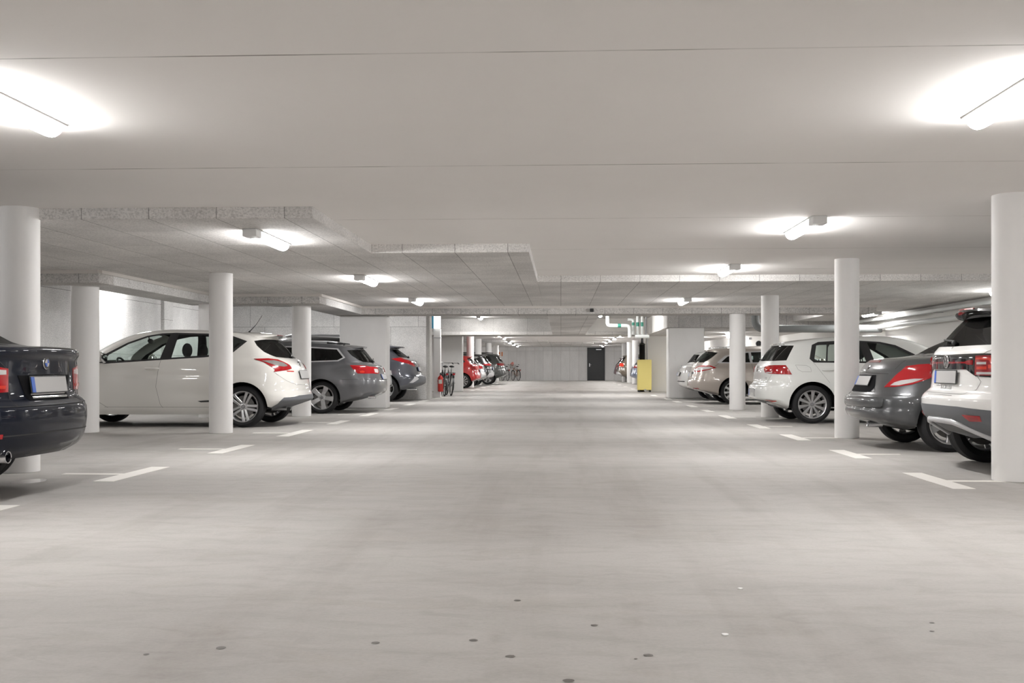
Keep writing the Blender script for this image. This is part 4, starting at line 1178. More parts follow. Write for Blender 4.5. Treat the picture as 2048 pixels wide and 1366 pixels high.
# silver off-roader hidden by the slab pillar
r = empty('car', label='silver off-roader with a dark roof, almost hidden behind the wide white slab pillar', cat='car')
sp, z = utility(P_silver, 4.65, .90, 1.68)
sp['zones'] = [dict(name='roof_panel', mat=P_black, pts=[S(.55,1.22),S(3.3,1.22),S(2.7,1.62),S(2.3,1.675),S(2.15,1.675),S(.9,1.59),S(.66,1.55)]), rear_glass(z, 1.17, 1.46), dict(name='tail_light', mat=M_red, off=.008, pts=[R(.62,z(1.12)),R(.60,.86),S(.36,.86),S(.46,z(1.10))])] + std_windows(z, 4.65)
sp['roofpaint'] = P_black
c = Car(sp, r); c.shell_parts(); c.wheels(dict(FIVED)); c.plate(.78)
c.tube_on('roof_rail', [S(.75,z(1.58)),S(.95,z(1.595)),S(1.6,z(1.61)),S(2.3,z(1.615)),S(2.6,z(1.60))], .022, M_plastgrey, .05)
c.mirror_pair(3.2, 1.2, P_silver); c.handles([(1.7,1.0),(2.6,.98)], P_silver)
place(r, 'L', -4.12, 25.4)

# blue-grey crossover against the concrete wall
r = empty('car', label='blue-grey crossover with pointed red tail lamps in front of the concrete cross wall', cat='car')
sp, z = utility(P_blueg, 4.40, .90, 1.62)
sp['rear'] = [(.26,.42),(.33,.16),(.40,.06),(.50,0),(.60,.0),(.66,.03),(.72,.10),(.80,.14),(.90,.17),(1.0,.20),(1.08,.26),(1.13,.36),(1.17,.45),(1.25,.56),(1.34,.68),(1.40,.76),(1.415,.70),(1.435,.56),(1.455,.58),(1.49,.78),(1.53,1.1),(1.57,1.5),(1.60,1.85),(1.62,2.05)]
sp['zones'] = [dict(name='rear_window', sides='mid', mat=M_glass_d, pts=[R(0,1.395),R(.50,1.385),R(.56,1.34),R(.64,1.20),R(.56,1.165),R(0,1.155)]),
   dict(name='tail_light', mat=M_red, off=.010, pts=[S(.78,1.13),S(.52,1.165),R(.64,1.14),R(.52,1.05),R(.42,.97),R(.42,.93),R(.52,.93),R(.64,.98),S(.50,1.04),S(.66,1.09)]),
   dict(name='bumper_trim', key='bt', sides='mid', mat=M_greyplastic, off=.008, pts=[R(0,.68),R(.5,.68),R(.66,.66),S(.20,.64),S(.36,.46),S(.56,.42),S(.56,.34),R(.6,.30),R(0,.30)]),
   dict(name='bumper_accent', mat=M_plastgrey, off=.011, pts=[R(.64,.66),R(.72,.66),S(.30,.50),S(.22,.50),R(.60,.60)])] + std_windows(lambda v: v*.97, 4.40, .86)
c = Car(sp, r); c.shell_parts(); c.wheels(dict(FIVE, wo=.05)); c.plate(.86)
c.wiper(1.18, 0, -.3); c.exhaust(.16, .5, .33, .03)
c.gaps([[R(0,1.10),R(.4,1.09)], [R(.45,.92),R(.5,.72)], [S(.60,1.03),S(.56,.70)]], .006)
c.tube_on('roof_rail', [S(1.0,1.475),S(1.2,1.505),S(1.8,1.545),S(2.3,1.55)], .02, M_black, .045)
c.handles([(1.6,1.0),(2.5,.98)], P_blueg); c.mirror_pair(3.0, 1.18, P_blueg); c.badge(1.04, .05, 'oval')
place(r, 'L', -3.68, 28.4)

# ---------------------------------------------------------------- far left row
def hatch(paint_, L=4.1, W=.87, Ht=1.48, xr=.72, wb=2.55, wr=.31):
    k = Ht/1.48
    z = lambda v: v*k if v > .7 else v
    rear = [(.20,.38),(.27,.14),(.34,.04),(.45,0),(.56,.01),(.66,.035),(.76,.055),(.86,.08),(.95,.12),(1.01,.18),(1.05,.24),(1.15,.32),(1.27,.42),(1.33,.47),(1.345,.42),(1.365,.36),(1.385,.40),(1.41,.6),(1.44,1.0),(1.465,1.5),(1.48,1.9)]
    front = [(.20,L-.3),(.3,L-.05),(.5,L),(.7,L-.05),(.82,L-.25),(.90,L-.45),(.97,L-.75),(1.02,L-.9),(1.15,L-1.1),(1.32,L-1.45),(1.44,L-1.75),(1.48,L-2.05)]
    width = [(.20,W-.09),(.28,W-.04),(.42,W-.01),(.58,W),(.75,W),(.86,W-.008),(.95,W-.03),(1.02,W-.065),(1.12,W-.115),(1.28,W-.185),(1.37,W-.235),(1.42,W-.32),(1.455,W-.47),(1.48,W-.70)]
    return dict(paint=paint_, rear=[(z(a), b) for a, b in rear], front=[(z(a), b) for a, b in front], width=[(z(a), b) for a, b in width],
      ra=[(.2,.42),(.6,.48),(.9,.48),(1.05,.42),(1.3,.34),(1.6,.25)], fa=[(.2,.7),(.8,.8),(1.0,.5),(1.6,.25)],
      bottom=[(0,.33),(.2,.30),(.6,.22),(3.2,.19),(L,.22)], bottom_arch=.25,
      xr=xr, xf=xr+wb, wr=wr, ar=wr+.05, track=W-.03, tw=.205, rim=.225, cowl=L-.9, du=.11), z
r = empty('car', label='bright red hatchback just past the second slab pillar', cat='car')
sp, z = hatch(P_red, 4.0, .86, 1.46)
sp['zones'] = [rear_glass(z, 1.05, 1.31), dict(name='tail_light', mat=M_reddark, off=.008, pts=[R(.60,1.0),R(.58,.78),S(.34,.78),S(.42,1.0)])] + std_windows(z, 4.0, .62, lo=1.02, hi=1.36)
c = Car(sp, r); c.shell_parts(); c.wheels(dict(TEN)); c.plate(.74); c.wiper(1.07, 0, -.3)
c.decal('headrest_cover', [R(0,1.29),R(.2,1.29),R(.2,1.25),R(0,1.25)], M_reddark, .002, 'mid'); c.badge(.93, .045, 'oval'); c.mirror_pair(2.75, 1.05, P_red)
place(r, 'L', -3.45, 45.5)
r = empty('car', label='pale silver hatchback between the red hatchback and the black estate', cat='car')
sp, z = hatch(P_silver, 4.2, .88, 1.47)
sp['zones'] = [rear_glass(z, 1.05, 1.31), dict(name='tail_light', mat=M_red, off=.008, pts=[R(.52,.97),R(.52,.83),S(.36,.83),S(.48,.95)])] + std_windows(z, 4.2, .64, lo=1.02, hi=1.36)
c = Car(sp, r); c.shell_parts(); c.wheels(dict(TEN)); c.plate(.74); c.badge(.93, .045, 'oval'); c.mirror_pair(2.9, 1.05, P_silver)
place(r, 'L', -3.4, 48.1)
r = empty('car', label='black estate with a silver bumper edge, two past the red hatchback', cat='car')
sp, z = utility(P_black, 4.6, .90, 1.60)
sp['zones'] = [rear_glass(z, 1.17, 1.46), dict(name='tail_light', mat=M_red, off=.010, pts=[R(.40,z(1.10)),R(.40,.97),S(.36,.97),S(.52,z(1.09))]), dict(name='bumper_trim', sides='mid', mat=M_plastgrey, off=.008, pts=[R(0,.66),R(.6,.66),S(.16,.64),S(.30,.44),R(.6,.42),R(0,.42)])] + std_windows(z, 4.6)
c = Car(sp, r); c.shell_parts(); c.wheels(dict(FIVE)); c.plate(.82); c.badge(1.05, .05, 'oval'); c.mirror_pair(3.1, 1.18, P_black)
place(r, 'L', -3.25, 51.2)
r = empty('car', label='dark grey crossover at the end of the far row, in front of the flower bicycles', cat='car')
sp, z = utility(P_dgrey, 4.5, .92, 1.66)
sp['zones'] = [rear_glass(z, 1.17, 1.46), dict(name='tail_light', mat=M_reddark, off=.010, pts=[R(.42,z(1.10)),R(.44,.96),S(.36,.98),S(.52,z(1.08))])] + std_windows(z, 4.5)
c = Car(sp, r); c.shell_parts(); c.wheels(dict(FIVE)); c.plate(.82); c.badge(1.05, .05, 'oval'); c.mirror_pair(3.1, 1.18, P_dgrey)
c.tube_on('roof_rail', [S(.75,z(1.58)),S(.95,z(1.595)),S(1.6,z(1.61)),S(2.3,z(1.615))], .02, M_black, .045)
place(r, 'L', -2.82, 55.0)

# ---------------------------------------------------------------- white and grey crossover (nearest on the right)
r = empty('car', label='white crossover with grey lower bumper and dark tail band across its boot', cat='car')
sp, z = utility(P_white3, 4.11, .88, 1.56, xr=.72, wb=2.55, wr=.335)
sp['rear'] = [(.25,.34),(.30,.20),(.36,.10),(.46,.03),(.54,.008),(.585,.0),(.63,0),(.68,.03),(.73,.09),(.80,.10),(.90,.105),(1.0,.105),(1.06,.12),(1.10,.15),(1.13,.175),(1.22,.25),(1.31,.33),(1.38,.405),(1.43,.52),(1.465,.68),(1.50,.95),(1.528,1.3),(1.55,1.75),(1.56,1.95)]
sp['width'] = [(.25,.80),(.33,.85),(.46,.872),(.62,.88),(.80,.882),(.92,.872),(1.0,.855),(1.08,.82),(1.15,.785),(1.30,.715),(1.39,.665),(1.45,.61),(1.50,.48),(1.54,.30),(1.56,.15)]
sp['front'] = [(.25,3.85),(.35,4.05),(.55,4.11),(.8,4.07),(.92,3.9),(.98,3.6),(1.03,3.3),(1.08,3.1),(1.2,2.9),(1.38,2.5),(1.5,2.2),(1.56,2.0)]
sp['ra'] = [(.2,.45),(.6,.50),(.75,.50),(1.05,.46),(1.12,.42),(1.3,.34),(1.40,.30),(1.7,.22)]
sp['bottom'] = [(0,.36),(.15,.33),(.4,.27),(.7,.24),(3.2,.22),(4.1,.26)]
sp['cowl'] = 3.1; sp['du'] = .085; sp['n'] = 3.0
sp['zones'] = [
   dict(name='tail_band', sides='mid', mat=M_glossblack, off=.006, key='band', pts=[R(0,1.035),R(.60,1.04),S(.28,1.035),S(.42,1.02),S(.42,.845),S(.30,.835),R(.74,.835),R(.54,.845),R(.40,.905),R(0,.905)]),
   dict(name='light_strip', sides='mid', under='band', mat=M_reddark, off=.010, pts=[R(0,.972),R(.38,.972),R(.44,.985),R(.50,.985),R(.50,.945),R(.44,.945),R(.38,.957),R(0,.957)]),
   dict(name='tail_light', key='tl', mat=M_reddark, off=.014, pts=[R(.535,1.02),R(.535,.855),R(.74,.852),S(.25,.86),S(.27,1.015),R(.70,1.022)]),
   dict(name='lamp_bar', under='tl', mat=M_redor, off=.018, pts=[R(.55,1.005),R(.66,1.005),R(.72,.995),R(.745,.975),R(.745,.955),R(.69,.955),R(.67,.985),R(.55,.99)]),
   dict(name='lamp_bar', under='tl', mat=M_clear, off=.018, pts=[R(.56,.968),R(.65,.968),R(.65,.948),R(.56,.948)]),
   dict(name='lamp_bar', under='tl', mat=M_redor, off=.018, pts=[R(.67,.945),R(.745,.945),R(.745,.915),R(.67,.915)]),
   dict(name='lamp_bar', under='tl', mat=M_redor, off=.018, pts=[R(.56,.93),R(.655,.93),R(.655,.905),R(.56,.905)]),
   dict(name='lamp_bar', under='tl', mat=M_clear, off=.018, pts=[R(.56,.882),R(.745,.882),R(.745,.862),R(.56,.862)]),
   dict(name='bumper_trim', key='bt', sides='mid', mat=M_greyplastic, off=.004, pts=[R(0,.585),R(.45,.583),R(.66,.570),S(.20,.560),S(.33,.53),S(.36,.30),S(.36,.255),R(0,.255)]),
   dict(name='rear_window', sides='mid', mat=M_glass_m, pts=[R(0,1.378),R(.50,1.372),R(.575,1.34),R(.66,1.17),R(.70,1.13),R(.60,1.115),R(0,1.11)]),
   dict(name='window_frame', key='wf', mat=M_black, pts=[S(.62,1.25),S(.78,1.36),S(1.4,1.42),S(1.9,1.42),S(2.3,1.32),S(2.75,1.07),S(2.0,1.06),S(.80,1.12)]),
   dict(name='side_window', under='wf', mat=M_glass_d, pts=[S(.68,1.25),S(.80,1.335),S(1.5,1.395),S(1.52,1.09),S(.82,1.14)]),
   dict(name='side_window', under='wf', mat=M_glass, pts=[S(1.6,1.09),S(1.58,1.395),S(1.88,1.395),S(2.28,1.295),S(2.6,1.09)]),
   ]
c = Car(sp, r); sp['gapmat'] = M_gapl; c.shell_parts(); c.wheels(dict(FIVED)); c.interior(1.75, .08)
c.plate(.835, out=.012)
c.badge(.975, .055, 'letters', out=.012)
c.text('T-CROSS', .742, 0, .062, M_steel)
c.gaps([[R(0,.69),R(.45,.69),R(.56,.73),R(.60,.80),R(.56,.84)], [R(.60,1.04),R(.74,1.12)], [R(.0,.675),R(.30,.675)]], .006)
# skid plate: a bent light bar around the lower grille
pts = [R(0,.455),R(.28,.452),R(.38,.43),R(.55,.31)]
P = []
for q in pts:
    p, n = c.sh.at(q); p = p + n*.012; P.append((p.x, p.y, p.z))
m = MB(); full = [(x, -y, z_) for x, y, z_ in P[::-1][:-1]] + P
m.tube(full, .028, 10); m.build('skid_plate', M_plastgrey, r, smooth=60)
c.decal('lower_grille', [R(0,.435),R(.27,.432),R(.42,.335),R(0,.335)], M_black, .007, 'mid')
c.decal('reflector', [R(.50,.515),R(.56,.465),R(.68,.468),R(.68,.512)], M_red, .010)
c.decal('reflector_core', [R(.565,.502),R(.59,.48),R(.66,.48),R(.66,.502)], M_reddark, .013)
c.wiper(1.145, 0, .34, .02)
c.spoiler([(.85,1.505),(.55,1.492),(.34,1.472),(.262,1.45),(.255,1.43),(.275,1.412),(.40,1.390),(.85,1.42)], .62, .15, .05, M_glossblack)
MB().tube([(.275,-.17,1.446),(.262,0,1.449),(.275,.17,1.446)], .009, 6).build('brake_lamp', M_reddark, r)
c.tube_on('roof_rail', [S(.75,1.475),S(.9,1.485),S(1.5,1.51),S(2.0,1.505)], .016, M_black, .035)
c.handles([(1.3,.93),(2.2,.92)], P_white3); c.mirror_pair(2.6, 1.13, P_white3)
place(r, 'R', 3.40, 9.75)

# ---------------------------------------------------------------- grey convertible
r = empty('car', label='graphite grey convertible with large curved red tail lamps, beside the white crossover', cat='car')
sp = dict(paint=P_grey,
  rear=[(.20,.45),(.25,.20),(.29,.07),(.34,.02),(.40,.0),(.455,.005),(.475,.02),(.50,.012),(.56,.015),(.595,.03),(.62,.06),(.68,.10),(.76,.14),(.84,.17),(.89,.185),(.94,.215),(.98,.25),(1.005,.29),(1.02,.36),(1.035,.52),(1.05,.70),(1.065,.80),(1.15,.98),(1.25,1.22),(1.33,1.5),(1.37,1.8),(1.39,2.05)],
  front=[(.20,3.75),(.3,3.98),(.5,4.04),(.7,3.95),(.82,3.7),(.90,3.4),(.95,3.2),(1.0,3.05),(1.15,2.8),(1.28,2.5),(1.36,2.3),(1.39,2.2)],
  ra=[(.20,.45),(.5,.55),(.75,.58),(.95,.50),(1.02,.45),(1.10,.34),(1.39,.2)], fa=[(.2,.7),(.8,.75),(1.0,.5),(1.39,.25)],
  width=[(.20,.78),(.28,.835),(.42,.865),(.58,.874),(.72,.874),(.84,.865),(.92,.845),(.98,.80),(1.02,.755),(1.05,.72),(1.08,.70),(1.2,.64),(1.30,.58),(1.35,.46),(1.38,.3),(1.39,.15)],
  bottom=[(0,.27),(.3,.235),(.7,.20),(3.2,.18),(4.0,.2)], bottom_arch=.25,
  xr=.83, xf=3.37, wr=.312, ar=.36, track=.845, rim=.222, tw=.205, taper=(.05,.06), cowl=3.1, flare=.03, wrot=.6,
  zones=[
   dict(name='tail_light', key='tl', mat=M_red, off=.010, pts=[R(.575,.70),R(.61,.76),R(.65,.83),R(.70,.89),S(.40,.93),S(.52,.948),S(.66,.955),S(.68,.88),S(.60,.80),S(.43,.735),R(.70,.708)]),
   dict(name='lamp_lens', under='tl', mat=M_clear, off=.014, pts=[R(.64,.718),R(.67,.752),R(.72,.775),S(.46,.795),S(.54,.795),S(.44,.755),R(.72,.722)]),
   dict(name='rear_window', sides='mid', mat=M_glass_m, pts=[R(0,1.32),R(.38,1.31),R(.52,1.11),R(.46,1.085),R(0,1.08)]),
   dict(name='window_frame', key='wf', mat=M_black, pts=[S(1.25,1.06),S(1.5,1.26),S(1.9,1.33),S(2.15,1.32),S(2.45,1.22),S(2.85,1.0),S(1.8,1.0),S(1.3,1.03)]),
   dict(name='side_window', under='wf', mat=M_glass, pts=[S(1.31,1.06),S(1.52,1.235),S(1.9,1.30),S(2.13,1.295),S(2.43,1.195),S(2.72,1.03),S(1.8,1.03)]),
  ])
c = Car(sp, r); c.shell_parts(); c.wheels(dict(FIVE, wi=.022, wo=.05)); c.interior(1.9, -.12, bench=False)
c.decal('plate_recess', [R(0,.835),R(.32,.832),R(.33,.80),R(.40,.70),R(.36,.645),R(0,.640)], M_hole, .006, 'mid')
c.plate(.765, out=.008)
c.decal('brake_lamp', [R(0,1.0),R(.20,.998),R(.21,.978),R(0,.978)], M_reddark, .006, 'mid')
c.badge(.905, .045, 'glyph')
c.text('207', .615, .42, .055, M_chrome)
c.gaps([[R(0,.855),R(.55,.85)], [R(.40,.70),R(.46,.645),R(.0,.632)], [R(.62,.90),S(.42,1.0)], [R(0,.468),R(.70,.468)]], .006)
c.decal('bumper_pad', [R(0,.585),R(.60,.582),S(.17,.575),S(.16,.50),R(.64,.488),R(0,.485)], P_grey, .022, 'mid')
c.exhaust(.11, -.26, .275, .034, .16)
c.handles([(1.85,.88)], P_grey); c.mirror_pair(2.65, 1.02, P_grey)
place(r, 'R', 3.38, 12.45)

# ---------------------------------------------------------------- white hatchback (right)
r = empty('car', label='white hatchback with an upright tail and ten-spoke wheels, behind the graphite grey convertible', cat='car')
sp = dict(paint=P_white2,
  rear=[(.20,.40),(.26,.16),(.32,.06),(.38,0),(.48,0),(.58,.01),(.61,.025),(.64,.075),(.72,.095),(.82,.10),(.90,.11),(.96,.145),(1.01,.185),(1.035,.205),(1.10,.25),(1.20,.325),(1.285,.395),(1.30,.37),(1.315,.40),(1.34,.50),(1.36,.62),(1.39,.85),(1.42,1.2),(1.44,1.6),(1.452,1.9)],
  front=[(.20,3.95),(.3,4.2),(.5,4.26),(.7,4.2),(.82,3.98),(.90,3.75),(.96,3.45),(1.0,3.3),(1.13,3.08),(1.30,2.72),(1.40,2.42),(1.44,2.2),(1.452,2.05)],
  ra=[(.20,.42),(.45,.46),(.6,.48),(.9,.46),(1.02,.40),(1.28,.34),(1.32,.28),(1.452,.2)], fa=[(.2,.7),(.8,.8),(1.0,.5),(1.13,.36),(1.452,.25)],
  width=[(.20,.81),(.28,.855),(.42,.882),(.58,.897),(.72,.899),(.80,.893),(.90,.885),(.96,.865),(1.02,.825),(1.12,.775),(1.28,.705),(1.345,.655),(1.39,.56),(1.425,.40),(1.445,.25),(1.452,.12)],
  bottom=[(0,.32),(.2,.29),(.42,.235),(.7,.20),(3.3,.19),(4.3,.22)], bottom_arch=.25,
  xr=.83, xf=3.46, wr=.312, ar=.372, track=.875, rim=.225, tw=.205, taper=(.05,.06), cowl=3.02, n=3.0, flare=.016, gapmat=M_gapl,
  zones=[
   dict(name='rear_window', sides='mid', mat=M_glass_m, pts=[R(0,1.283),R(.50,1.278),S(.575,1.275),S(.50,1.15),S(.43,1.03),R(.62,1.022),R(0,1.025)]),
   dict(name='tail_light', key='tl', mat=M_red, off=.008, pts=[R(.44,.885),R(.46,.93),R(.55,.945),R(.72,.95),S(.41,.95),S(.50,.80),S(.30,.805),R(.66,.81),R(.52,.825)]),
   dict(name='lamp_lens', under='tl', mat=M_redor, off=.012, pts=[R(.50,.925),R(.58,.93),R(.66,.905),R(.62,.87),R(.50,.87)]),
   dict(name='lamp_lens', under='tl', mat=M_clear, off=.012, pts=[R(.53,.838),R(.66,.84),R(.72,.838),R(.70,.822),R(.60,.82)]),
   dict(name='bumper_trim', sides='mid', mat=M_greyplastic, off=.004, pts=[R(0,.375),R(.45,.372),R(.66,.345),S(.30,.28),S(.44,.235),S(.44,.21),R(0,.21)]),
   windscreen(1.02, 1.39, .75, .55),
   dict(name='window_frame', key='wf', mat=M_black, pts=[S(.80,1.055),S(.86,1.285),S(.97,1.335),S(1.25,1.352),S(1.65,1.355),S(1.97,1.335),S(2.21,1.28),S(2.50,1.13),S(2.72,1.0),S(2.6,.985),S(1.7,.985),S(.86,.995)]),
   dict(name='side_window', under='wf', mat=M_glass, pts=[S(.875,1.04),S(.93,1.275),S(1.10,1.30),S(1.06,1.02),S(.90,1.02)]),
   dict(name='side_window', under='wf', mat=M_glass, pts=[S(1.085,1.02),S(1.125,1.303),S(1.62,1.322),S(1.70,1.015)]),
   dict(name='side_window', under='wf', mat=M_glass, pts=[S(1.84,1.015),S(1.76,1.318),S(1.95,1.305),S(2.19,1.25),S(2.46,1.10),S(2.58,1.015)]),
   ])
c = Car(sp, r); c.shell_parts(); c.wheels(dict(TEN, rot=.2)); c.interior(1.95, -.02)
c.plate(.49, out=-.012)
c.badge(.895, .055, 'letters')
c.text('2.0', .735, .55, .05, M_steel)
c.text('2.0', .735, -.55, .05, M_steel)
c.gaps([[S(.855,.99),S(.98,.82),S(1.10,.665)], [S(1.78,1.0),S(1.80,.7),S(1.78,.3)], [R(0,.625),R(.50,.635),R(.60,.66),R(.70,.80)], [R(.60,.95),S(.50,1.275)],
        [S(.56,.955),S(.73,.95),S(.80,.91),S(.81,.845),S(.66,.845),S(.60,.88),S(.56,.955)]], .004)
c.gaps([[S(.70,.775),S(1.2,.80),S(2.6,.815),S(3.4,.80)]], .006, name='waist_crease', mat=P_white2, off=.003)
c.decal('reflector', [R(.62,.375),R(.80,.37),S(.27,.365),S(.20,.345),R(.70,.35)], M_redor, .007)
c.decal('roof_spoiler_lamp', [R(0,1.310),R(.18,1.310),R(.18,1.297),R(0,1.297)], M_reddark, .005, 'mid')
c.wiper(1.045, 0, .34, .01)
c.handles([(1.08,.875),(2.05,.86)], P_white2, .20, .03); c.mirror_pair(2.60, 1.06, P_white2)
place(r, 'R', 3.26, 18.25)

# ---------------------------------------------------------------- beige estate
r = empty('car', label='beige metallic estate with red-rimmed clear tail lamps and roof bars', cat='car')
sp = estate(P_beige, 4.76, .905, 1.48, 1.02)
sp['rear'] = [(.20,.5),(.26,.24),(.31,.08),(.37,.01),(.45,0),(.55,.01),(.68,.045),(.80,.075),(.90,.10),(.98,.145),(1.03,.19),(1.07,.22),(1.15,.30),(1.25,.40),(1.31,.47),(1.325,.44),(1.34,.43),(1.355,.50),(1.375,.70),(1.41,1.1),(1.44,1.6),(1.465,2.1)]
sp['zones'] = [
   dict(name='rear_window', sides='mid', mat=M_glass_m, pts=[R(0,1.305),R(.50,1.295),S(.66,1.27),S(.50,1.14),S(.32,1.03),R(.54,1.03),R(0,1.035)]),
   dict(name='tail_light', key='tl', mat=M_red, off=.008, pts=[R(.44,.80),R(.48,.89),R(.60,.935),R(.72,.95),S(.46,.95),S(.60,.90),S(.44,.855),R(.74,.815),R(.60,.795)]),
   dict(name='lamp_lens', under='tl', mat=M_clear, off=.012, pts=[R(.48,.825),R(.51,.88),R(.60,.915),R(.72,.925),S(.44,.925),S(.52,.895),S(.40,.865),R(.72,.84),R(.60,.82)]),
   dict(name='window_frame', key='wf', mat=M_plastgrey, pts=[S(.62,1.03),S(.82,1.19),S(1.1,1.275),S(1.7,1.32),S(2.3,1.33),S(2.55,1.30),S(2.95,1.17),S(3.3,1.0),S(2.2,1.0),S(.66,1.01)]),
   dict(name='side_window', under='wf', mat=M_glass_d, pts=[S(.72,1.035),S(.88,1.17),S(1.12,1.245),S(1.40,1.27),S(1.42,1.03)]),
   dict(name='side_window', under='wf', mat=M_glass_m, pts=[S(1.48,1.03),S(1.46,1.278),S(2.15,1.302),S(2.18,1.03)]),
   dict(name='side_window', under='wf', mat=M_glass_m, pts=[S(2.27,1.03),S(2.27,1.302),S(2.53,1.275),S(2.92,1.15),S(3.15,1.03)]),
  ]
c = Car(sp, r); c.shell_parts(); c.wheels(dict(TEN)); c.interior(2.3)
c.plate(.73, out=-.012); c.badge(.93, .045, 'glyph')
c.decal('plate_lamp_housing', [R(.22,.80),R(.40,.80),R(.40,.745),R(.22,.745)], M_black, .01, 'pair')
c.decal('reflector', [R(.5,.40),R(.7,.40),R(.7,.375),R(.5,.375)], M_reddark, .006)
c.gaps([[R(0,.62),R(.5,.625),S(.30,.64)], [S(.55,.93),S(.66,1.0)], [S(1.45,1.0),S(1.5,.75)]], .005)
c.wiper(1.05, 0, .3, .02)
c.handles([(1.62,.90),(2.55,.88)], M_chrome); c.mirror_pair(3.1, 1.05, P_beige)
for x in (1.15, 2.05):
    m = MB(); m.tube([(x, -.62, 1.40), (x, -.60, 1.475), (x, .60, 1.475), (x, .62, 1.40)], .017, 8); m.build('roof_bar', M_plastgrey, r, smooth=50)
place(r, 'R', 3.20, 26.85)

# white car beyond it
r = empty('car', label='white car whose tail just shows past the beige estate, with roof rails', cat='car')
sp = estate(P_white3, 4.6, .86, 1.52, .95)
sp['zones'] = [dict(name='rear_window', sides='mid', mat=M_glass_d, pts=[R(0,1.265),R(.50,1.255),R(.58,1.05),R(0,1.03)]), dict(name='tail_light', mat=M_clear, off=.006, pts=[R(.55,.92),R(.55,.78),S(.36,.78),S(.48,.92)]),
   dict(name='bumper_trim', sides='mid', mat=M_black, off=.004, pts=[R(0,.32),R(.7,.32),S(.4,.30),S(.4,.22),R(0,.22)])] + std_windows(lambda v: v, 4.6, .80, lo=1.02, hi=1.33)
c = Car(sp, r); c.shell_parts(); c.wheels(dict(MULTI)); c.plate(.72); c.badge(.92, .045, 'oval'); c.mirror_pair(3.0, 1.05, P_white3)
c.decal('bumper_strip', [R(0,.53),R(.6,.53),R(.6,.505),R(0,.505)], M_black, .006, 'mid')
c.tube_on('roof_rail', [S(.8,1.375),S(.95,1.39),S(1.6,1.41),S(2.2,1.415)], .018, M_chrome, .06)
place(r, 'R', 3.28, 29.75)

# far right row
r = empty('car', label='slate blue hatchback partly hidden by the yellow cabinet', cat='car')
sp, z = hatch(P_blue, 4.1, .87, 1.46)
sp['zones'] = [rear_glass(z, 1.05, 1.31), dict(name='tail_light', mat=M_reddark, off=.008, pts=[R(.46,1.0),R(.48,.86),S(.34,.86),S(.46,.99)])] + std_windows(z, 4.1, .62, lo=1.02, hi=1.36)
c = Car(sp, r); c.shell_parts(); c.wheels(dict(TEN)); c.plate(.74); c.badge(.93, .045, 'oval'); c.mirror_pair(2.8, 1.05, P_blue)
place(r, 'R', 3.60, 55.2)
r = empty('car', label='bronze off-roader with glowing orange-red tail lamp in front of the back wall', cat='car')
sp, z = utility(P_bronze, 4.5, .90, 1.68)
sp['zones'] = [rear_glass(z, 1.17, 1.46), dict(name='tail_light', mat=M_redor, off=.010, pts=[R(.52,z(1.10)),R(.50,.93),S(.36,.93),S(.46,z(1.10))]),
   dict(name='bumper_trim', sides='mid', mat=M_plastgrey, off=.006, pts=[R(0,.62),R(.6,.62),S(.2,.55),S(.3,.40),R(0,.38)])] + std_windows(z, 4.5)
c = Car(sp, r); c.shell_parts(); c.wheels(dict(FIVE)); c.plate(.82); c.mirror_pair(3.1, 1.18, P_bronze); c.badge(1.05, .05, 'oval')
place(r, 'R', 3.25, 62.3)
r = empty('car', label='dark maroon car farthest back, just past the bronze off-roader', cat='car')
sp, z = utility(P_maroon, 4.5, .88, 1.55)
sp['zones'] = [rear_glass(z, 1.17, 1.46), dict(name='tail_light', mat=M_reddark, off=.010, pts=[R(.55,z(1.10)),R(.55,.86),S(.36,.86),S(.46,z(1.10))])] + std_windows(z, 4.5)
c = Car(sp, r); c.shell_parts(); c.wheels(dict(FIVE)); c.plate(.82); c.mirror_pair(3.1, 1.18, P_maroon); c.badge(1.05, .05, 'oval')
place(r, 'R', 3.27, 65.6)
# ------------------------------------------------------------------ things along the walls
def tube_obj(name, pts, r, mat, parent=None, seg=14):
    return MB().tube(pts, r, seg).build(name, mat, parent, smooth=50)
def elbowed(pts, r=.08, n=5):
    """insert round corners into a pipe run"""
    out = [Vector(pts[0])]
    for a, b, c in zip(pts[:-2], pts[1:-1], pts[2:]):
        a, b, c = Vector(a), Vector(b), Vector(c)
        p, q = b + (a-b).normalized()*r, b + (c-b).normalized()*r
        out += [p*(1-t)**2 + b*2*t*(1-t) + q*t*t for t in np.linspace(0, 1, n)]
    return out + [Vector(pts[-1])]

# yellow cabinet
r = empty('cabinet', (3.05, 38.65, 0), label='yellow metal cabinet on short feet in front of the white cross wall', cat='cabinet')
MB().box(-.25, .25, 0, .42, .07, 1.18).build('cabinet_body', M_yellow, r, bevel=.012)
MB().box(-.235, .235, -.012, 0, .09, 1.165).build('cabinet_door', M_yellow, r, bevel=.006)
for x in (-.2, .2):
    for y in (.05, .37): MB().box(x-.03, x+.03, y-.03, y+.03, 0, .08).build('foot', M_black, r)
MB().box(-.02, .05, -.02, .02, .03, .10).build('cabinet_lock', M_plastgrey, r)

# dark standing tube and its pole
r = empty('standpipe', (3.0, 39.2, 0), label='dark grey vertical tube with a valve neck standing behind the yellow cabinet', cat='pipe')
tube_obj('tube_body', [(0, 0, 0), (0, 0, 1.74)], .105, M_dark, r)
MB().lathe([(.105, 1.74), (.12, 1.76), (.05, 1.80), (.035, 1.95), (.05, 2.0), (.05, 2.055)], 18).build('valve_neck', M_black, r, smooth=50)
r2 = tag(tube_obj('pole', [(3.20, 39.42, 0), (3.20, 39.42, 2.05)], .018, M_hub), 'thin grey pole against the white cross wall beside the dark standing tube', 'pole')

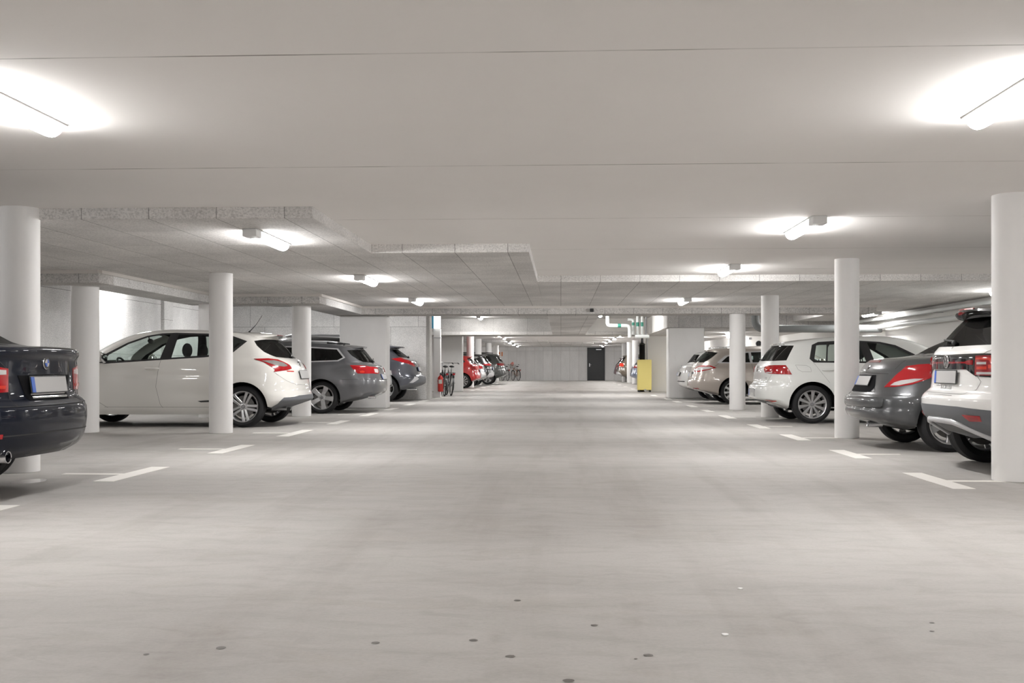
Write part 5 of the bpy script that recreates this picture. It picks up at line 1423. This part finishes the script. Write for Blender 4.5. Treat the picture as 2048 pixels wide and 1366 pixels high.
# pale pipe with a double bend in the recess
Yp = 35.5
def pipe(name, pts, r, label, bands=(), mat=M_pipe):
    o = empty(name, label=label, cat='pipe', group='pipes in the recess')
    tube_obj('pipe_run', elbowed(pts, r*1.8), r, mat, o)
    for a, b in bands: tube_obj('green_band', [a, b], r*1.06, M_green, o)
    return o
pipe('hanging_pipe', [(1.56, Yp, HR-.02), (1.56, Yp, 2.30), (2.30, Yp, 2.30), (2.30, Yp, 1.90)], .062, 'pale pipe stepping sideways and down in the recess, ending above the lane', [((1.90, Yp, 2.30), (2.01, Yp, 2.30))])
pipe('hanging_pipe', [(2.25, Yp+.3, 2.52), (2.44, Yp+.3, 2.52), (2.44, Yp+.3, 2.0)], .045, 'first of the thin pale pipes with green bands, next to the stepped pipe', [((2.44, Yp+.3, 2.32), (2.44, Yp+.3, 2.42))])
pipe('hanging_pipe', [(2.58, Yp+.2, HR-.02), (2.58, Yp+.2, 1.98)], .05, 'middle thin pale pipe with a green band in the recess', [((2.58, Yp+.2, 2.28), (2.58, Yp+.2, 2.42))])
pipe('hanging_pipe', [(2.73, Yp+.2, HR-.02), (2.73, Yp+.2, 1.98)], .045, 'thin pale pipe with a green band nearest the white beam face', [((2.73, Yp+.2, 2.28), (2.73, Yp+.2, 2.42))])
tag(tube_obj('hanging_pipe', [(2.48, Yp, 1.935), (2.95, Yp, 1.935)], .06, M_pipe), 'short thick pale pipe lying crosswise under the thin green-banded pipes', 'pipe', 'pipes in the recess')
tag(MB().tube(elbowed([(2.90, 36.2, HR-.02), (2.90, 36.2, 2.0)], .05), .035, 10).build('hanging_conduit', M_hub, smooth=40), 'dark conduit dropping beside the white beam face', 'pipe', 'pipes in the recess')

# grey duct behind the crossing beam and pipes along the right wall
tag(MB().tube(elbowed([(4.85, 26.6, HR - .3), (4.85, 26.6, 1.87), (7.95, 26.6, 1.87)], .22, 8), .095, 18).build('ventilation_duct', M_pipe_d, smooth=50), 'thick dark grey duct bending behind the crossing beam towards the wall', 'duct')
tag(MB().tube([(7.86, 6.0, 1.905), (7.86, 30.0, 1.905)], .055, 14).build('wall_pipe', M_pipe, smooth=50), 'long pale pipe along the white wall above the grey convertible', 'pipe')
r = empty('cable_tray', (7.93, 0, 2.09), label='long pale cable tray under the ceiling along the white wall', cat='tray')
m = MB(); m.box(-.08, .10, 6.0, 30.0, -.012, 0); m.box(-.088, -.08, 6.0, 30.0, -.012, .05); m.build('tray_channel', M_pipe, r)
for k in range(9): MB().box(-.09, .11, 7.0 + k*2.6, 7.05 + k*2.6, -.022, -.010).build('bracket', M_hub, r)
r = empty('ventilation_box', (7.15, 39.5, 1.87), label='white wall box with a round dark opening behind the roof of the beige estate', cat='box')
MB().box(-.30, .28, -.30, 0, -.22, .18).build('casing', M_white_wall, r, bevel=.015)
MB().lathe([(0, -.305), (.085, -.305), (.10, -.33), (.11, -.30), (.11, -.28)], 24, 'y', (.12, 0, -.10)).build('opening', M_black, r, smooth=50)
MB().box(-.24, -.14, -.32, -.30, .05, .13).build('switch_plate', M_hub, r)

# white duct with a sign box, extinguisher
r = empty('wall_duct', (-3.715, 31.6, 0), label='tall white duct at the end of the concrete cross wall, behind the fire extinguisher', cat='duct')
MB().box(-.105, .105, -.10, .10, 0, 2.06).build('duct_casing', M_column, r, bevel=.012)
MB().box(-.112, .112, -.107, .107, 1.78, 1.81).build('duct_collar', M_plastgrey, r, bevel=.004)
tag(tube_obj('rising_pipe', [(-3.90, 31.35, 0), (-3.90, 31.35, HR)], .035, M_hub), 'thin dark rising pipe in the gap beside the tall white duct', 'pipe')
M_signglow = emission('sign_white_added_glow', (1, .99, .97), 2.2)  # emission added; stands in for a nearby lamp's light on the white box
r = empty('glow_added_sign', (-3.74, 31.45, 2.29), label='lit white sign box with a cyan edge on top of the tall white duct', cat='sign')
MB().box(-.06, .135, -.07, .10, -.22, .22).build('sign_box', M_signglow, r, bevel=.01)
MB().box(-.15, -.06, -.072, .10, -.22, .22).build('cyan_panel', M_signblue, r, bevel=.004)
r = empty('fire_extinguisher', (-3.58, 31.25, .18), label='red fire extinguisher hanging on the tall white duct', cat='extinguisher')
MB().lathe([(0, 0), (.07, 0), (.082, .012), (.084, .03), (.084, .38), (.078, .42), (.055, .455), (.028, .475), (.024, .50), (0, .50)], 32).build('cylinder', M_extred, r, smooth=50)
m = MB(); m.box(-.02, .02, -.02, .02, .495, .55); m.tube([(0, 0, .55), (.04, -.05, .575), (.06, -.09, .57)], .009, 8); m.tube([(0, 0, .53), (.045, -.055, .535), (.06, -.085, .53)], .008, 8)
m.build('valve_head', M_black, r, smooth=40)
tube_obj('hose', [(.02, 0, .52), (.09, -.02, .50), (.115, -.03, .40), (.10, -.03, .15), (.095, -.03, .08)], .011, M_black, r, 10)
m = MB(); A = np.linspace(-2.2, -.9, 8); vs = [(.0855*math.cos(a), .0855*math.sin(a), z) for z in (.24, .36) for a in A]
m.add(vs, [(i, i+1, i+9, i+8) for i in range(7)]).build('instruction_label', M_label, r, smooth=50)
MB().box(-.10, .02, .04, .26, .30, .34).build('wall_bracket', M_hub, r)

# orange number on the back wall
r = empty('number_sign', (-3.98, 70.0, 1.76), label='orange figure 11 painted plate on the grey back wall above the bicycles', cat='sign')
for x in (-.09, .07): MB().box(x-.035, x+.035, -.015, 0, -.14, .14).build('digit', M_orange, r, bevel=.004)

# loudspeaker-like sensor on the beam front
tag(MB().box(.62, .70, 22.60, 22.68, 2.10, 2.17).build('sensor', M_black, bevel=.01), 'small dark sensor on the face of the crossing beam', 'sensor')

# bicycles
def bicycle(label, frame_mat, loc, heading, lean=.0, basket=None, group=None, rack=True):
    r = empty('bicycle', loc, heading, label=label, cat='bicycle', group=group)
    r.rotation_euler = (lean, 0, heading)
    Rw = .345
    def wheel(x):
        t = MB(); t.tube([(x + (Rw-.018)*math.cos(a), 0, Rw + (Rw-.018)*math.sin(a)) for a in np.linspace(0, 2*PI, 40, endpoint=False)], .019, 8, closed=True)
        w = t.build('wheel', M_rubber, r, smooth=60)
        t = MB(); t.tube([(x + (Rw-.045)*math.cos(a), 0, Rw + (Rw-.045)*math.sin(a)) for a in np.linspace(0, 2*PI, 40, endpoint=False)], .010, 6, closed=True)
        t.build('wheel_rim', M_alloy, w, smooth=60)
        t = MB(); t.lathe([(0, -.035), (.022, -.035), (.022, .035), (0, .035)], 12, 'y', (x, 0, Rw))
        for k in range(18):
            a = 2*PI*k/18; sg = 1 if k % 2 else -1
            t.tube([(x, sg*.03, Rw), (x + (Rw-.05)*math.cos(a), 0, Rw + (Rw-.05)*math.sin(a))], .0022, 4)
        t.build('spokes', M_steel, w)
        m = MB(); A = np.linspace(-.2 if x > .5 else .4, 2.6 if x > .5 else 3.6, 18); vs = []
        for a in A: vs += [(x + (Rw+.018)*math.cos(a), s_*.028, Rw + (Rw+.018)*math.sin(a)) for s_ in (-1, 1)]
        m.add(vs, [(2*i, 2*i+1, 2*i+3, 2*i+2) for i in range(17)]).build('mudguard', M_black, r, smooth=60)
    wheel(0); wheel(1.06)
    f = MB(); bb = (.45, 0, .29); st_ = (.30, 0, .76); hd = (.92, 0, .82); hl = (.95, 0, .68)
    f.tube([bb, (.27, 0, .84)], .016, 8); f.tube([bb, hl], .019, 8); f.tube([(.345, 0, .62), hd], .017, 8); f.tube([hd, hl], .021, 8)
    for sg in (1, -1):
        f.tube([(0, sg*.06, Rw), (.43, sg*.03, .29)], .010, 6); f.tube([(0, sg*.06, Rw), (.32, sg*.02, .70)], .009, 6)
        f.tube([(.955, sg*.045, .66), (.99, sg*.05, .52), (1.06, sg*.05, Rw)], .011, 6)
    f.build('frame', frame_mat, r, smooth=50)
    m = MB(); m.ellipsoid((.22, 0, .93), (.14, .085, .035), 16, 8); m.ellipsoid((.33, 0, .93), (.10, .035, .028), 12, 8); m.build('saddle', M_black, r, smooth=60)
    tube_obj('seat_post', [(.27, 0, .82), (.245, 0, .92)], .013, M_steel, r, 8)
    m = MB(); m.tube([(.91, 0, .83), (.89, 0, 1.0), (.93, 0, 1.04)], .013, 8)
    m.tube([(.70, -.30, 1.03), (.82, -.28, 1.06), (.93, -.12, 1.05), (.93, .12, 1.05), (.82, .28, 1.06), (.70, .30, 1.03)], .012, 8); m.build('handlebar', M_steel, r, smooth=50)
    m = MB()
    for sg in (1, -1): m.tube([(.82, sg*.28, 1.06), (.70, sg*.30, 1.03)], .017, 8)
    m.build('grip', M_black, r, smooth=50)
    m = MB(); m.lathe([(0, .03), (.09, .03), (.09, .036), (0, .036)], 24, 'y', (.45, 0, .29)); m.tube([(.45, .045, .29), (.58, .06, .18)], .009, 6); m.tube([(.45, -.045, .29), (.32, -.06, .40)], .009, 6)
    m.box(.53, .63, .06, .15, .165, .185); m.box(.27, .37, -.15, -.06, .395, .415); m.build('crank', M_hub, r, smooth=40)
    if rack:
        m = MB()
        for sg in (1, -1): m.tube([(.26, sg*.05, .74), (-.30, sg*.06, .73)], .007, 6); m.tube([(0, sg*.06, Rw), (-.10, sg*.06, .73)], .006, 6)
        for x in (-.3, -.1, .1): m.tube([(x, -.06, .73), (x, .06, .73)], .006, 6)
        m.build('rack', M_black, r, smooth=40)
        MB().box(-.345, -.31, -.04, .04, .66, .72).build('tail_lamp', M_reddark, r, bevel=.006)
    tube_obj('kickstand', [(.20, .04, .32), (.16, .17, .012)], .008, M_steel, r, 6)
    if basket:
        m = MB(); q = [(.98, -.17), (1.24, -.17), (1.24, .17), (.98, .17)]
        for z, k in ((.80, .82), (.88, .88), (.96, .94), (1.04, 1.0)):
            m.tube([(1.11 + (x-1.11)*k, y*k, z) for x, y in q], .006, 5, closed=True)
        for x, y in q + [(1.11, -.17), (1.11, .17), (1.24, 0), (.98, 0)]: m.tube([(1.11 + (x-1.11)*.82, y*.82, .80), (x, y, 1.04)], .005, 5)
        b = m.build('basket', M_black, r)
        m = MB(); qq = random.Random(3)
        for k in range(7): m.ellipsoid((1.11 + qq.uniform(-.08, .08), qq.uniform(-.1, .1), 1.05 + qq.uniform(-.02, .14)), (.075, .075, .065), 10, 6)
        m.build('basket_bundle', basket, b, smooth=60)
    return r
bicycle('dark bicycle leaning by the fire extinguisher, its rear wheel towards the lane', M_black, (-3.62, 32.7, 0), math.radians(103), .06)
bicycle('second dark bicycle, behind the one next to the fire extinguisher', M_hub, (-3.48, 33.3, 0), math.radians(104), .06)
bicycle('bicycle with a pink bundle in its basket by the back wall', M_tan, (-2.75, 68.3, 0), math.radians(112), 0, M_pink)
bicycle('bicycle with a dark green bundle by the back wall, beside the pink one', M_black, (-3.45, 68.3, 0), math.radians(110), 0, M_greenleaf)
bicycle('plain bicycle by the back wall, half hidden by the dark grey crossover', M_hub, (-4.1, 68.4, 0), math.radians(110), 0)
cache_kids()
# ------------------------------------------------------------------ camera and picture settings
cam = bpy.data.cameras.new('camera'); co = bpy.data.objects.new('camera', cam); COL.objects.link(co)
co.location = (0, 0, .93); co.rotation_euler = (PI/2, 0, math.atan(.0464))
cam.sensor_width = 36; cam.sensor_fit = 'HORIZONTAL'; cam.lens = 2110/2048*36
cam.shift_y = 50/2048; cam.clip_start = .05; cam.clip_end = 200
scene.camera = co
w = bpy.data.worlds.new('world'); scene.world = w; w.use_nodes = True
w.node_tree.nodes['Background'].inputs[0].default_value = (.8, .8, .8, 1); w.node_tree.nodes['Background'].inputs[1].default_value = 0.
vs = scene.view_settings; vs.view_transform = 'Standard'; vs.look = 'None'; vs.gamma = 1; vs.use_curve_mapping = False; vs.exposure = 0.
cy = scene.cycles
cy.max_bounces = 10; cy.diffuse_bounces = 6; cy.glossy_bounces = 4; cy.transparent_max_bounces = 12; cy.transmission_bounces = 4
cy.sample_clamp_indirect = 6; cy.use_denoising = True; cy.caustics_reflective = False; cy.caustics_refractive = False
